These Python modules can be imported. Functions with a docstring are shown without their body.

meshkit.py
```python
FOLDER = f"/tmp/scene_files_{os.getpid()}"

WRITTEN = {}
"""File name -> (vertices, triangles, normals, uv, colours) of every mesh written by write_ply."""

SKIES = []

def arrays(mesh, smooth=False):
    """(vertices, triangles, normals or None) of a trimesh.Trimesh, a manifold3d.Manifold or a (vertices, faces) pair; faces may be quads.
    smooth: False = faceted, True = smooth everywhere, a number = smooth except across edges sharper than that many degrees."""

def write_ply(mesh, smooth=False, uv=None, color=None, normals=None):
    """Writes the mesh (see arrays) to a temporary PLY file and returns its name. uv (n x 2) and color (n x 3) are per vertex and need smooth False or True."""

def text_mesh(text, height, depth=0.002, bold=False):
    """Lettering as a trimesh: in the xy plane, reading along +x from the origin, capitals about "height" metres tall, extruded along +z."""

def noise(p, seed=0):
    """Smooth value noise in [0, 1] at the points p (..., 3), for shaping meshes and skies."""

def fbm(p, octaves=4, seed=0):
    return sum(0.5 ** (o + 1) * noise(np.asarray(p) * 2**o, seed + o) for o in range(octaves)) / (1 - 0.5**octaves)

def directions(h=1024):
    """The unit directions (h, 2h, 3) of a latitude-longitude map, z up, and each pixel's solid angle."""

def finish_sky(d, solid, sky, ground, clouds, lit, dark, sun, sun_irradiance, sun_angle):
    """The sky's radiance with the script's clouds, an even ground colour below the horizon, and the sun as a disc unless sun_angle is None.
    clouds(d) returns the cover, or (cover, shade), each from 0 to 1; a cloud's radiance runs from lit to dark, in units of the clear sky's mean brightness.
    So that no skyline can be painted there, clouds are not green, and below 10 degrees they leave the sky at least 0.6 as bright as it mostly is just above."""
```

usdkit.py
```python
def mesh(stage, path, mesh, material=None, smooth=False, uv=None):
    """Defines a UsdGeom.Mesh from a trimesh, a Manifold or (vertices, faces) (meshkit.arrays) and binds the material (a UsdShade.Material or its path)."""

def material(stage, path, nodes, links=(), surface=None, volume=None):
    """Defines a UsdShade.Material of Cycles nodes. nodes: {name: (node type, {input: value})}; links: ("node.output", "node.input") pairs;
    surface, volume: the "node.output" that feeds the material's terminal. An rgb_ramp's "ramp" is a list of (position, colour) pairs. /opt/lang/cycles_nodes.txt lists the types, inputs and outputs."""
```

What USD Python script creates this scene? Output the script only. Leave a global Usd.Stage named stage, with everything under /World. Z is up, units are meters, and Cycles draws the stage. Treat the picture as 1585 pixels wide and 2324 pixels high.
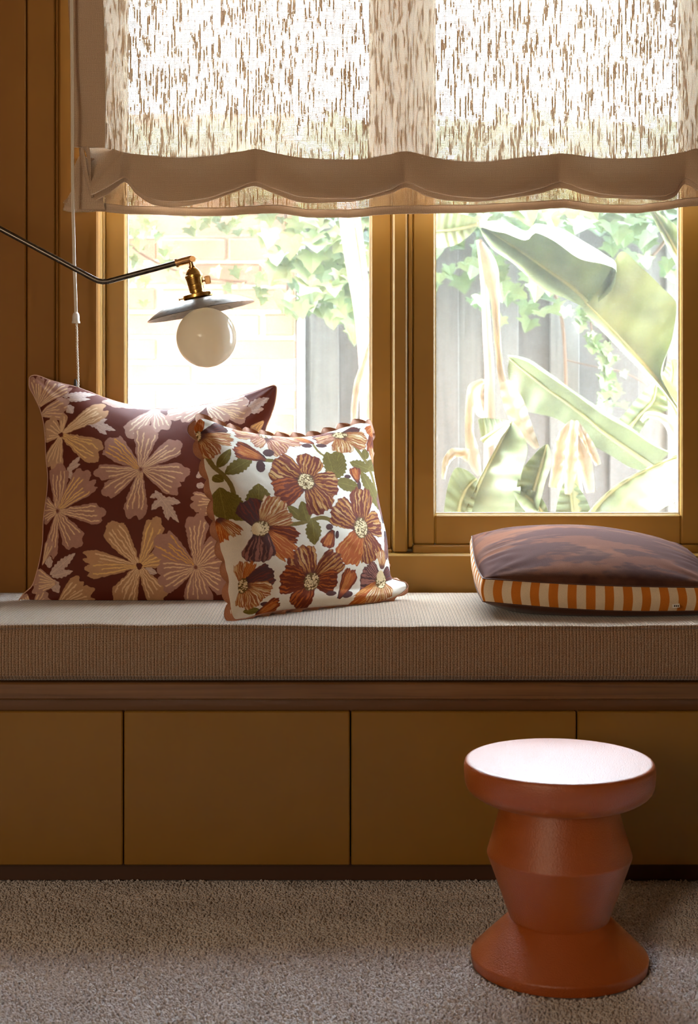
import math, random, numpy as np, trimesh, usdkit, meshkit
from pxr import Usd, UsdGeom, UsdLux, UsdShade, Gf, Sdf, Vt
random.seed(7); RNG = np.random.default_rng(7)
stage = Usd.Stage.CreateInMemory()
UsdGeom.SetStageUpAxis(stage, 'Z'); UsdGeom.SetStageMetersPerUnit(stage, 1.0)
UsdGeom.Xform.Define(stage, '/World'); UsdGeom.Scope.Define(stage, '/World/Looks')

# ------------------------------------------------------------------ camera
F, CX, HY, H = 3450.0, 792.5, 868.0, 0.9826      # focal length in pixels of the 1585-wide frame, principal point, eye height
cam = UsdGeom.Camera.Define(stage, '/World/camera')
cam.AddTranslateOp().Set(Gf.Vec3d(0, 0, H)); cam.AddRotateXYZOp().Set(Gf.Vec3f(90, 0, 0))
AP = 36.0
cam.CreateHorizontalApertureAttr(AP); cam.CreateVerticalApertureAttr(AP * 2324 / 1585)
cam.CreateFocalLengthAttr(AP * F / 1585)
cam.CreateVerticalApertureOffsetAttr(-(1162 - HY) / 1585 * AP)
cam.CreateFStopAttr(9.0); cam.CreateFocusDistanceAttr(3.15)
cam.CreateClippingRangeAttr(Gf.Vec2f(0.05, 200)); cam.CreateExposureAttr(0.0)

# ------------------------------------------------------------------ light
dome = UsdLux.DomeLight.Define(stage, '/World/sky')
dome.CreateColorAttr(Gf.Vec3f(0.70, 0.85, 1.0)); dome.CreateIntensityAttr(13.0)
sun = UsdLux.DistantLight.Define(stage, '/World/sun')
SUN = np.array([0.20, -0.10, 0.97]); SUN /= np.linalg.norm(SUN)        # towards the sun: high, over the house roof
sun.CreateIntensityAttr(26.0); sun.CreateAngleAttr(0.6); sun.CreateColorAttr(Gf.Vec3f(1.0, 0.95, 0.86))
_z = SUN; _x = np.cross([0, 0, 1.0], _z); _x /= np.linalg.norm(_x); _y = np.cross(_z, _x)
sun.AddTransformOp().Set(Gf.Matrix4d(*_x, 0, *_y, 0, *_z, 0, 0, 0, 0, 1))
# unseen source behind the camera, placed to light the room from the left
fill = UsdLux.RectLight.Define(stage, '/World/unseen_room_light')
fill.CreateWidthAttr(0.8); fill.CreateHeightAttr(1.1); fill.CreateIntensityAttr(17.0); fill.CreateColorAttr(Gf.Vec3f(1.0, 0.82, 0.60))
_p = np.array([-1.95, -1.70, 1.55]); _z = _p - np.array([0.1, 3.0, 0.75]); _z = np.array([_z[0], _z[1], 0]); _z /= np.linalg.norm(_z)
_z = np.array([0, -1.0, 0]); _x = np.array([1.0, 0, 0]); _y = np.cross(_z, _x)
fill.AddTransformOp().Set(Gf.Matrix4d(*_x, 0, *_y, 0, *_z, 0, *_p, 1))

# ------------------------------------------------------------------ helpers
def P(px, py, D):
    return np.array([(px - CX) / F * D, D, H - (py - HY) / F * D])
def X(px, D): return (px - CX) / F * D
def Z(py, D): return H - (py - HY) / F * D
def S(r, g, b):
    c = np.array([r, g, b]) / 255.0
    return np.where(c < .04045, c / 12.92, ((c + .055) / 1.055) ** 2.4)
used = {}
def numbered(parent, name):
    k = (parent, name); n = used.get(k, 0); used[k] = n + 1
    return f'{parent}/{name}' + (f'_{n:03d}' if n else '')
def tag(prim, label=None, cat=None, group=None, kind=None):
    prim = prim.GetPrim() if hasattr(prim, 'GetPrim') else prim
    for k, v in (('label', label), ('category', cat), ('group', group), ('kind', kind)):
        if v: prim.SetCustomDataByKey(k, v)
    return prim
def thing(name, label, cat, loc=(0, 0, 0), group=None, kind=None):
    x = UsdGeom.Xform.Define(stage, numbered('/World', name)); x.AddTranslateOp().Set(Gf.Vec3d(*map(float, loc)))
    return tag(x, label, cat, group, kind), np.array(loc, float)
def obj(name, mesh, mat, parent=None, smooth=False, uv=None, color=None, label=None, kind=None):
    """one Mesh prim under parent (given as (prim, base)), or under /World; vertices are given in world metres"""
    path = numbered(str(parent[0].GetPath()) if parent else '/World', name)
    if hasattr(mesh, 'to_mesh'): mesh = trimesh.Trimesh(mesh.to_mesh().vert_properties[:, :3], mesh.to_mesh().tri_verts, process=False)
    if isinstance(mesh, tuple): v, f = np.asarray(mesh[0], float), np.asarray(mesh[1])
    else: v, f = np.array(mesh.vertices), np.array(mesh.faces)
    if parent: v = v - parent[1]
    m = usdkit.mesh(stage, path, (v, f), mat, smooth, uv)
    if color is not None:
        UsdGeom.PrimvarsAPI(m).CreatePrimvar('print_color', Sdf.ValueTypeNames.Color3fArray, 'vertex').Set(Vt.Vec3fArray.FromNumpy(np.asarray(color, np.float32)))
    return (tag(m, label, kind=kind), parent[1] if parent else np.zeros(3))
def struct(name, mesh, mat, label=None, **k):
    o = obj(name, mesh, mat, **k); tag(o[0], label, kind='structure'); return o
def box(x0, x1, y0, y1, z0, z1, c=0.0):
    if c <= 0:
        m = trimesh.creation.box([x1 - x0, y1 - y0, z1 - z0]); m.apply_translation([(x0 + x1) / 2, (y0 + y1) / 2, (z0 + z1) / 2]); return m
    c = min(c, (x1 - x0) * .45, (y1 - y0) * .45, (z1 - z0) * .45)
    pts = []
    for sx, xx in ((1, x0), (-1, x1)):
        for sy, yy in ((1, y0), (-1, y1)):
            for sz, zz in ((1, z0), (-1, z1)):
                pts += [[xx, yy + sy * c, zz + sz * c], [xx + sx * c, yy, zz + sz * c], [xx + sx * c, yy + sy * c, zz]]
    return trimesh.convex.convex_hull(np.array(pts))
def join(*ms): return trimesh.util.concatenate(list(ms))
def catmull(pts, n):
    p = np.asarray(pts, float); d = np.r_[0, np.cumsum(np.linalg.norm(np.diff(p, axis=0), axis=1))]
    from scipy.interpolate import PchipInterpolator
    return PchipInterpolator(d / d[-1], p, axis=0)(np.linspace(0, 1, n))
def tube(pts, r, sides=12, caps=True):
    p = np.asarray(pts, float); n = len(p); r = np.broadcast_to(r, (n,))
    t = np.gradient(p, axis=0); t /= np.linalg.norm(t, axis=1, keepdims=True) + 1e-12
    a = np.cross(t[0], [0, 0, 1.0]); a = a if np.linalg.norm(a) > .1 else np.cross(t[0], [1.0, 0, 0]); A = []
    for i in range(n):
        a = a - t[i] * np.dot(a, t[i]); a = a / np.linalg.norm(a); A.append(a)
    A = np.array(A); B = np.cross(t, A); th = np.arange(sides) * 2 * np.pi / sides
    v = (p[:, None] + r[:, None, None] * (np.cos(th)[None, :, None] * A[:, None] + np.sin(th)[None, :, None] * B[:, None])).reshape(-1, 3)
    i, j = np.meshgrid(np.arange(n - 1), np.arange(sides), indexing='ij'); q = np.stack([i * sides + j, i * sides + (j + 1) % sides, (i + 1) * sides + (j + 1) % sides, (i + 1) * sides + j], -1).reshape(-1, 4)
    f = np.vstack([q[:, [0, 1, 2]], q[:, [0, 2, 3]]])
    if caps:
        v = np.vstack([v, p[0], p[-1]]); k = np.arange(sides)
        f = np.vstack([f, np.c_[np.full(sides, n * sides), (k + 1) % sides, k], np.c_[np.full(sides, n * sides + 1), (n - 1) * sides + k, (n - 1) * sides + (k + 1) % sides]])
    return trimesh.Trimesh(v, f, process=False)
def lathe(prof, axis_p, axis_d, sides=64):
    """prof: (r, h) pairs along the axis direction from axis_p"""
    d = np.asarray(axis_d, float); d /= np.linalg.norm(d); a = np.cross(d, [0, 1.0, 0]); a /= np.linalg.norm(a); b = np.cross(d, a)
    pr = np.asarray(prof, float); th = np.arange(sides) * 2 * np.pi / sides; n = len(pr)
    v = (np.asarray(axis_p) + pr[:, 1][:, None, None] * d + pr[:, 0][:, None, None] * (np.cos(th)[None, :, None] * a + np.sin(th)[None, :, None] * b)).reshape(-1, 3)
    i, j = np.meshgrid(np.arange(n - 1), np.arange(sides), indexing='ij'); q = np.stack([i * sides + j, i * sides + (j + 1) % sides, (i + 1) * sides + (j + 1) % sides, (i + 1) * sides + j], -1).reshape(-1, 4)
    m = trimesh.Trimesh(v, np.vstack([q[:, [0, 1, 2]], q[:, [0, 2, 3]]]), process=False)
    if m.volume < 0: m.invert()
    return m
def grid_faces(nr, nc, flip=False):
    i, j = np.meshgrid(np.arange(nr - 1), np.arange(nc - 1), indexing='ij')
    q = np.stack([i * nc + j, i * nc + j + 1, (i + 1) * nc + j + 1, (i + 1) * nc + j], -1).reshape(-1, 4)
    f = np.vstack([q[:, [0, 1, 2]], q[:, [0, 2, 3]]])
    return f[:, ::-1] if flip else f
def sheet(front, thick_dir, t):
    """a closed sheet of thickness t from a grid of points (nr, nc, 3)"""
    nr, nc, _ = front.shape; back = front + np.asarray(thick_dir) * t
    v = np.vstack([front.reshape(-1, 3), back.reshape(-1, 3)]); n = nr * nc; f = [grid_faces(nr, nc), grid_faces(nr, nc, True) + n]
    rim = [i * nc for i in range(nr)] + [(nr - 1) * nc + j for j in range(1, nc)] + [i * nc + nc - 1 for i in range(nr - 2, -1, -1)] + [j for j in range(nc - 2, 0, -1)]
    rim = np.array(rim); r2 = np.roll(rim, -1); f += [np.c_[rim, rim + n, r2 + n], np.c_[rim, r2 + n, r2]]
    return trimesh.Trimesh(v, np.vstack(f), process=False)
sm = lambda a, b, x: (lambda t: t * t * (3 - 2 * t))(np.clip((x - a) / (b - a), 0, 1))

# ------------------------------------------------------------------ materials
def mat(name, nodes, links, surface='p.BSDF'):
    return usdkit.material(stage, f'/World/Looks/{name}', nodes, links, surface=surface)
def paint(name, col, rough=.45, bump=.02, scale=180, spec=.5, vary=.06, coat=0):
    c = np.array(col)
    return mat(name, {'g': ('geometry', {}), 'n': ('noise_texture', {'scale': float(scale), 'detail': 3.0}), 'm': ('noise_texture', {'scale': 3.0, 'detail': 3.0}),
        'r': ('rgb_ramp', {'ramp': [(.3, c * (1 - vary)), (.7, c * (1 + vary))]}), 'b': ('bump', {'strength': float(bump), 'distance': .002}),
        'p': ('principled_bsdf', {'roughness': rough, 'specular_ior_level': spec, 'coat_weight': float(coat), 'coat_roughness': .3})},
        [('g.position', 'n.vector'), ('g.position', 'm.vector'), ('m.fac', 'r.fac'), ('r.color', 'p.base_color'), ('n.fac', 'b.height'), ('b.normal', 'p.normal')])
def metal(name, col, rough):
    return mat(name, {'g': ('geometry', {}), 'n': ('noise_texture', {'scale': 60.0, 'detail': 4.0}), 'mr': ('map_range', {'from_min': .3, 'from_max': .7, 'to_min': rough * .75, 'to_max': rough * 1.25}),
        'p': ('principled_bsdf', {'metallic': 1.0, 'base_color': col})}, [('g.position', 'n.vector'), ('n.fac', 'mr.value'), ('mr.result', 'p.roughness')])
M = {}
M['wall'] = paint('wall_paint', (.26, .112, .017), .55, .03, 260, .18)
M['frame'] = paint('frame_paint', (.33, .175, .030), .46, .03, 300, .4)
M['cabinet'] = paint('cabinet_paint', (.255, .126, .013), .45, .015, 300, .3)
M['rail'] = paint('finger_rail_shaded', (.15, .060, .014), .5)  # rail colour darkened to carry the shade of the recess
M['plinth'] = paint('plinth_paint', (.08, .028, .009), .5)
M['ceiling'] = paint('ceiling_paint', (.62, .50, .36), .7)
M['plaster'] = paint('plaster', (.42, .27, .14), .7)
M['terracotta'] = mat('terracotta_coat', {'g': ('geometry', {}), 'n': ('noise_texture', {'scale': 420.0, 'detail': 2.0}), 'm': ('noise_texture', {'scale': 900.0, 'detail': 1.0}),
    'b': ('bump', {'strength': .5, 'distance': .0014}), 'p': ('principled_bsdf', {'base_color': (.36, .074, .004), 'roughness': .45, 'specular_ior_level': .4, 'coat_weight': .75, 'coat_roughness': .38})},
    [('g.position', 'n.vector'), ('g.position', 'm.vector'), ('n.fac', 'b.height'), ('b.normal', 'p.normal'), ('b.normal', 'p.coat_normal')])
M['steel'] = metal('dark_steel', (.12, .105, .09), .28)
M['shade'] = metal('bronze_shade', (.115, .080, .052), .38)
M['brass'] = metal('brass', (.62, .40, .12), .28)
M['copper'] = metal('pinkish_brass', (.70, .42, .20), .25)
M['opal'] = mat('opal_glass', {'d': ('principled_bsdf', {'base_color': (.86, .77, .63), 'roughness': .12, 'specular_ior_level': .6}), 't': ('translucent_bsdf', {'color': (.85, .74, .58)}), 'm': ('mix_closure', {'fac': .62})},
    [('d.BSDF', 'm.closure1'), ('t.BSDF', 'm.closure2')], 'm.closure')
M['plastic'] = mat('white_plastic', {'p': ('principled_bsdf', {'base_color': (.72, .68, .62), 'roughness': .25})}, [])
M['cord'] = mat('white_cord', {'g': ('geometry', {}), 'w': ('wave_texture', {'scale': 260.0, 'bands_direction': 'z'}), 'b': ('bump', {'strength': .4, 'distance': .001}), 'p': ('principled_bsdf', {'base_color': (.86, .80, .70), 'roughness': .7})},
    [('g.position', 'w.vector'), ('w.fac', 'b.height'), ('b.normal', 'p.normal')])
M['black'] = paint('black_iron', (.02, .018, .016), .4)
M['gasket'] = paint('white_gasket', (.75, .73, .68), .5)
M['glass'] = mat('window_glass', {'lw': ('layer_weight', {'blend': .5}), 'p5': ('math', {'math_type': 'power', 'value2': 5.0}), 'f': ('math', {'math_type': 'multiply_add', 'value2': .7, 'value3': .025}), 't': ('transparent_bsdf', {'color': (.98, .985, .975)}), 'g': ('glossy_bsdf', {'roughness': .01, 'color': (.9, .9, .9)}), 'd': ('translucent_bsdf', {'color': (.95, .92, .85)}),
    'a': ('mix_closure', {}), 'b': ('mix_closure', {'fac': .010})}, [('lw.facing', 'p5.value1'), ('p5.value', 'f.value1'), ('f.value', 'a.fac'), ('t.BSDF', 'a.closure1'), ('g.BSDF', 'a.closure2'), ('a.closure', 'b.closure1'), ('d.BSDF', 'b.closure2')], 'b.closure')  # weak translucent share stands in for glare haze over the view
M['wood'] = mat('bench_timber', {'g': ('geometry', {}), 'mp': ('mapping', {'scale': (2.5, 60.0, 110.0)}), 'n': ('noise_texture', {'scale': 1.0, 'detail': 5.0, 'roughness': .6, 'distortion': .4}),
    'r': ('rgb_ramp', {'ramp': [(.30, (.105, .042, .009)), (.5, (.165, .072, .017)), (.72, (.21, .10, .028))]}), 'b': ('bump', {'strength': .12, 'distance': .002}), 'p': ('principled_bsdf', {'roughness': .5})},
    [('g.position', 'mp.vector'), ('mp.vector', 'n.vector'), ('n.fac', 'r.fac'), ('r.color', 'p.base_color'), ('n.fac', 'b.height'), ('b.normal', 'p.normal')])
def N(kind, **k): return (kind, k)
def uvmath(spec):
    """small expression builder: list of (name, math_type, a, b) with a/b names 'node.out' or numbers"""
    nodes, links = {}, []
    for name, op, *args in spec:
        vals = {'math_type': op}
        for i, a in enumerate(args):
            if isinstance(a, str): links.append((a, f'{name}.value{i+1}'))
            else: vals[f'value{i+1}'] = float(a)
        nodes[name] = ('math', vals)
    return nodes, links
# ribbed knit of the seat cushion (st in metres)
n, l = uvmath([('a', 'multiply', 's.x', 2 * math.pi / .0066), ('sa', 'sine', 'a.value'), ('zz', 'multiply', 's.y', 2 * math.pi / .0031), ('ph', 'multiply', 'sa.value', 1.5), ('zp', 'add', 'zz.value', 'ph.value'), ('sz', 'sine', 'zp.value'),
    ('a2', 'multiply', 's.x', 4 * math.pi / .0066), ('s2', 'sine', 'a2.value'), ('h0', 'multiply', 'sa.value', .14), ('h1', 'multiply_add', 'sz.value', .20, 'h0.value'), ('h2', 'multiply_add', 's2.value', .27, 'h1.value'), ('nn', 'subtract', 'no.fac', .5), ('h', 'multiply_add', 'nn.value', 1.1, 'h2.value'), ('hh', 'add', 'h.value', .5)])
n |= {'uv': ('uvmap', {'attribute': 'st'}), 's': ('separate_xyz', {}), 'mp': ('mapping', {'scale': (420.0, 620.0, 1.0)}), 'no': ('noise_texture', {'scale': 1.0, 'detail': 2.0}),
    'mp2': ('mapping', {'scale': (150.0, 60.0, 1.0)}), 'n2': ('noise_texture', {'scale': 1.0, 'detail': 3.0}),
    'r': ('rgb_ramp', {'ramp': [(.05, (.05, .028, .017)), (.42, (.24, .160, .105)), (.9, (.55, .42, .31))]}), 'r2': ('rgb_ramp', {'ramp': [(.3, (1.0, .86, .74)), (.7, (1.0, 1.0, .98))]}), 'mx': ('mix_color', {'blend_type': 'multiply', 'fac': 1.0}),
    'b': ('bump', {'strength': .55, 'distance': .0016}), 'p': ('principled_bsdf', {'roughness': .85, 'sheen_weight': .65, 'sheen_roughness': .3, 'sheen_tint': (.86, .93, 1.0), 'specular_ior_level': .2})}
l += [('uv.UV', 's.vector'), ('uv.UV', 'mp.vector'), ('mp.vector', 'no.vector'), ('uv.UV', 'mp2.vector'), ('mp2.vector', 'n2.vector'), ('hh.value', 'r.fac'), ('n2.fac', 'r2.fac'), ('r.color', 'mx.a'), ('r2.color', 'mx.b'), ('mx.result', 'p.base_color'), ('hh.value', 'b.height'), ('b.normal', 'p.normal')]
M['knit'] = mat('ribbed_knit', n, l)
# coarse open linen weave of the blind (st in metres)
def weave(name, thread, slub, hole, trans, slub_amount, solid=False, warm=(1, 1, 1)):
    PT = .0030
    spec = [('wx', 'multiply_add', 'nd.fac', .0036, 's.x'), ('wy', 'multiply_add', 'nd2.fac', .0016, 's.y'), ('ux', 'divide', 'wx.value', PT), ('uy', 'divide', 'wy.value', PT), ('fx', 'fraction', 'ux.value'), ('fy', 'fraction', 'uy.value'), ('ix', 'floor', 'ux.value'),
        ('dx', 'subtract', 'fx.value', .5), ('dy', 'subtract', 'fy.value', .5), ('ax', 'absolute', 'dx.value'), ('ay', 'absolute', 'dy.value'), ('hx', 'less_than', 'ax.value', hole), ('hy', 'less_than', 'ay.value', hole * .9), ('ho', 'multiply', 'hx.value', 'hy.value'),
        ('ixs', 'multiply', 'ix.value', 7.31), ('vy', 'multiply', 's.y', 15.0), ('sw0', 'subtract', 'sn.fac', slub_amount), ('sw1', 'multiply', 'sw0.value', 2.1), ('sw', 'minimum', 'sw1.value', .29), ('sl', 'less_than', 'ax.value', 'sw.value'), ('nsl', 'subtract', 1.0, 'sl.value'), ('sx', 'less_than', 'ax.value', .46), ('sl2', 'multiply', 'sl.value', 'sx.value'), ('nsl2', 'subtract', 1.0, 'sl2.value'), ('ho2', 'multiply', 'ho.value', 'nsl2.value'), ('tr', 'multiply_add', 'sl2.value', -trans * .68, trans),
        ('hb', 'multiply_add', 'ho.value', -1.0, 1.0)]
    n, l = uvmath(spec)
    n |= {'uv': ('uvmap', {'attribute': 'st'}), 's': ('separate_xyz', {}), 'md': ('mapping', {'scale': (110.0, 70.0, 1.0)}), 'nd': ('noise_texture', {'scale': 1.0, 'detail': 2.0}), 'md2': ('mapping', {'scale': (30.0, 120.0, 1.0)}), 'nd2': ('noise_texture', {'scale': 1.0, 'detail': 1.0}),
        'cv': ('combine_xyz', {}), 'sn': ('noise_texture', {'dimensions': '2D', 'scale': 1.0, 'detail': 4.0, 'roughness': .62}), 'c': ('mix_color', {'a': thread, 'b': slub}), 'mf': ('noise_texture', {'scale': 1.0, 'detail': 2.0}), 'mm': ('mapping', {'scale': (700.0, 700.0, 1.0)}),
        'rv': ('rgb_ramp', {'ramp': [(.3, (.72, .70, .68)), (.7, (1.12, 1.12, 1.12))]}), 'cc': ('mix_color', {'blend_type': 'multiply', 'fac': 1.0}),
        'b': ('bump', {'strength': .5, 'distance': .0015}), 'd': ('principled_bsdf', {'roughness': .9, 'specular_ior_level': .1, 'sheen_weight': .15}), 't': ('translucent_bsdf', {}), 'm': ('mix_closure', {}), 'x': ('transparent_bsdf', {}), 'o': ('mix_closure', {})}
    l += [('uv.UV', 's.vector'), ('uv.UV', 'md.vector'), ('md.vector', 'nd.vector'), ('uv.UV', 'md2.vector'), ('md2.vector', 'nd2.vector'), ('ixs.value', 'cv.x'), ('vy.value', 'cv.y'), ('cv.vector', 'sn.vector'), ('sl2.value', 'c.fac'), ('uv.UV', 'mm.vector'), ('mm.vector', 'mf.vector'), ('mf.fac', 'rv.fac'),
        ('c.result', 'cc.a'), ('rv.color', 'cc.b'), ('cc.result', 'd.base_color'), ('cc.result', 't.color'), ('hb.value', 'b.height'), ('b.normal', 'd.normal'), ('d.BSDF', 'm.closure1'), ('t.BSDF', 'm.closure2'), ('tr.value', 'm.fac')]
    if solid:
        n['dk'] = ('mix_color', {'blend_type': 'multiply', 'b': (.42, .33, .26)}); l += [('cc.result', 'dk.a'), ('ho.value', 'dk.fac'), ('dk.result', 'd.base_color')]
        return mat(name, n, l, 'm.closure')
    l += [('m.closure', 'o.closure1'), ('x.BSDF', 'o.closure2'), ('ho2.value', 'o.fac')]
    return mat(name, n, l, 'o.closure')
M['sheer'] = weave('open_linen', (.70, .62, .52), (.60, .40, .21), .21, .44, .490)
M['flap'] = weave('single_linen', (.55, .38, .22), (.42, .24, .10), .27, .14, .53)
M['dense'] = weave('doubled_linen', (.68, .52, .375), (.59, .44, .31), .23, .004, .9, solid=True)
# printed cloths: the print sits in the mesh attribute print_color
def cloth(name, rough=.8, sheen=.08, bump=.35, scale=1100.0, gloss=.15, translucent=0.0):
    return mat(name, {'a': ('attribute', {'attribute': 'print_color'}), 'g': ('geometry', {}), 'n': ('noise_texture', {'scale': scale, 'detail': 2.0}), 'w': ('rgb_ramp', {'ramp': [(.3, (.86, .86, .86)), (.7, (1.08, 1.08, 1.08))]}), 'm': ('mix_color', {'blend_type': 'multiply', 'fac': 1.0}),
        'b': ('bump', {'strength': bump, 'distance': .0008}), 'p': ('principled_bsdf', {'roughness': rough, 'sheen_weight': sheen, 'sheen_roughness': .35, 'specular_ior_level': gloss})},
        [('g.position', 'n.vector'), ('n.fac', 'w.fac'), ('a.color', 'm.a'), ('w.color', 'm.b'), ('m.result', 'p.base_color'), ('n.fac', 'b.height'), ('b.normal', 'p.normal')])
M['print'] = cloth('printed_linen')
M['sateen'] = cloth('printed_sateen', .6, .05, .2, 1300.0, .2)
def plain_cloth(name, col, rough=.8, sheen=.2, scale=900.0):
    c = np.array(col)
    return mat(name, {'g': ('geometry', {}), 'n': ('noise_texture', {'scale': scale, 'detail': 2.0}), 'r': ('rgb_ramp', {'ramp': [(.3, c * .8), (.7, c * 1.15)]}), 'b': ('bump', {'strength': .4, 'distance': .001}), 'p': ('principled_bsdf', {'roughness': rough, 'sheen_weight': sheen, 'specular_ior_level': .25})},
        [('g.position', 'n.vector'), ('n.fac', 'r.fac'), ('r.color', 'p.base_color'), ('n.fac', 'b.height'), ('b.normal', 'p.normal')])
M['piping'] = plain_cloth('pink_piping', (.62, .40, .32))
M['ricrac'] = plain_cloth('brown_ricrac', (.40, .17, .085), .7, .2, 600.0)
M['carpet'] = mat('carpet_yarn', {'o': ('object_info', {}), 'g': ('geometry', {}), 'n': ('noise_texture', {'scale': 9.0, 'detail': 4.0}), 'n2': ('noise_texture', {'scale': 160.0, 'detail': 2.0}), 'ad': ('math', {'math_type': 'multiply_add', 'value2': .5}), 'hf': ('math', {'math_type': 'multiply', 'value2': .5}),
    'r': ('rgb_ramp', {'ramp': [(.25, (.38, .34, .325)), (.5, (.60, .56, .565)), (.75, (.72, .69, .70))]}), 'p': ('principled_bsdf', {'roughness': .95, 'specular_ior_level': .1, 'sheen_weight': .5, 'sheen_roughness': .35})},
    [('g.position', 'n.vector'), ('g.position', 'n2.vector'), ('n.fac', 'hf.value1'), ('n2.fac', 'ad.value1'), ('hf.value', 'ad.value3'), ('ad.value', 'r.fac'), ('r.color', 'p.base_color')])
# outdoors
def leafmat(name, col, tr, rough=.4, veins=0.0):
    c = np.array(col)
    nodes = {'g': ('geometry', {}), 'n': ('noise_texture', {'scale': 14.0, 'detail': 3.0}), 'r': ('rgb_ramp', {'ramp': [(.3, c * .75), (.7, c * 1.25)]}), 'd': ('principled_bsdf', {'roughness': rough}), 't': ('translucent_bsdf', {}), 'm': ('mix_closure', {'fac': tr})}
    links = [('g.position', 'n.vector'), ('n.fac', 'r.fac'), ('r.color', 'd.base_color'), ('r.color', 't.color'), ('d.BSDF', 'm.closure1'), ('t.BSDF', 'm.closure2')]
    if veins:
        nodes |= {'uv': ('uvmap', {'attribute': 'st'}), 'w': ('wave_texture', {'scale': veins, 'bands_direction': 'x', 'distortion': .6}), 'b': ('bump', {'strength': .25, 'distance': .004})}
        links += [('uv.UV', 'w.vector'), ('w.fac', 'b.height'), ('b.normal', 'd.normal')]
    return mat(name, nodes, links, 'm.closure')
M['banana'] = leafmat('banana_leaf', (.29, .33, .165), .22, .35, 30.0)
M['rib'] = leafmat('banana_midrib', (.52, .52, .26), .15)
M['ivy'] = leafmat('ivy_leaf', (.17, .245, .10), .15, .4)
M['ivy2'] = leafmat('ivy_leaf_pale', (.26, .34, .16), .15, .4)
M['dead'] = leafmat('dead_leaf', (.60, .52, .42), .05, .7)
M['stem'] = leafmat('pink_stem', (.60, .42, .32), .1, .5)
M['vine'] = paint('vine_wood', (.20, .12, .07), .8)
M['brick'] = paint('brick_red', (.55, .30, .19), .85, .4, 120, vary=.18)
M['brick2'] = paint('brick_pink', (.60, .38, .26), .85, .4, 120, vary=.18)
M['brick3'] = paint('brick_brown', (.46, .27, .18), .85, .4, 120, vary=.18)
M['mortar'] = paint('mortar', (.66, .60, .52), .95, .4, 90)
M['render'] = paint('sunlit_brick_white', (.80, .77, .72), .8, .2, 90)  # brick pier whitened, sunlight put into the colour
def paling(name, c):
    c = np.array(c)
    return mat(name, {'g': ('geometry', {}), 'mp': ('mapping', {'scale': (90.0, 30.0, 3.0)}), 'n': ('noise_texture', {'scale': 1.0, 'detail': 4.0}), 'r': ('rgb_ramp', {'ramp': [(.3, c * .8), (.7, c * 1.2)]}), 'b': ('bump', {'strength': .3, 'distance': .003}), 'p': ('principled_bsdf', {'roughness': .9})},
        [('g.position', 'mp.vector'), ('mp.vector', 'n.vector'), ('n.fac', 'r.fac'), ('r.color', 'p.base_color'), ('n.fac', 'b.height'), ('b.normal', 'p.normal')])
M['paling'] = [paling('grey_paling', (.140, .125, .110)), paling('grey_paling_light', (.165, .150, .130)), paling('grey_paling_dark', (.118, .103, .091))]
M['earth'] = paint('garden_earth', (.15, .12, .09), .95, .6, 30, vary=.3)

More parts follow.
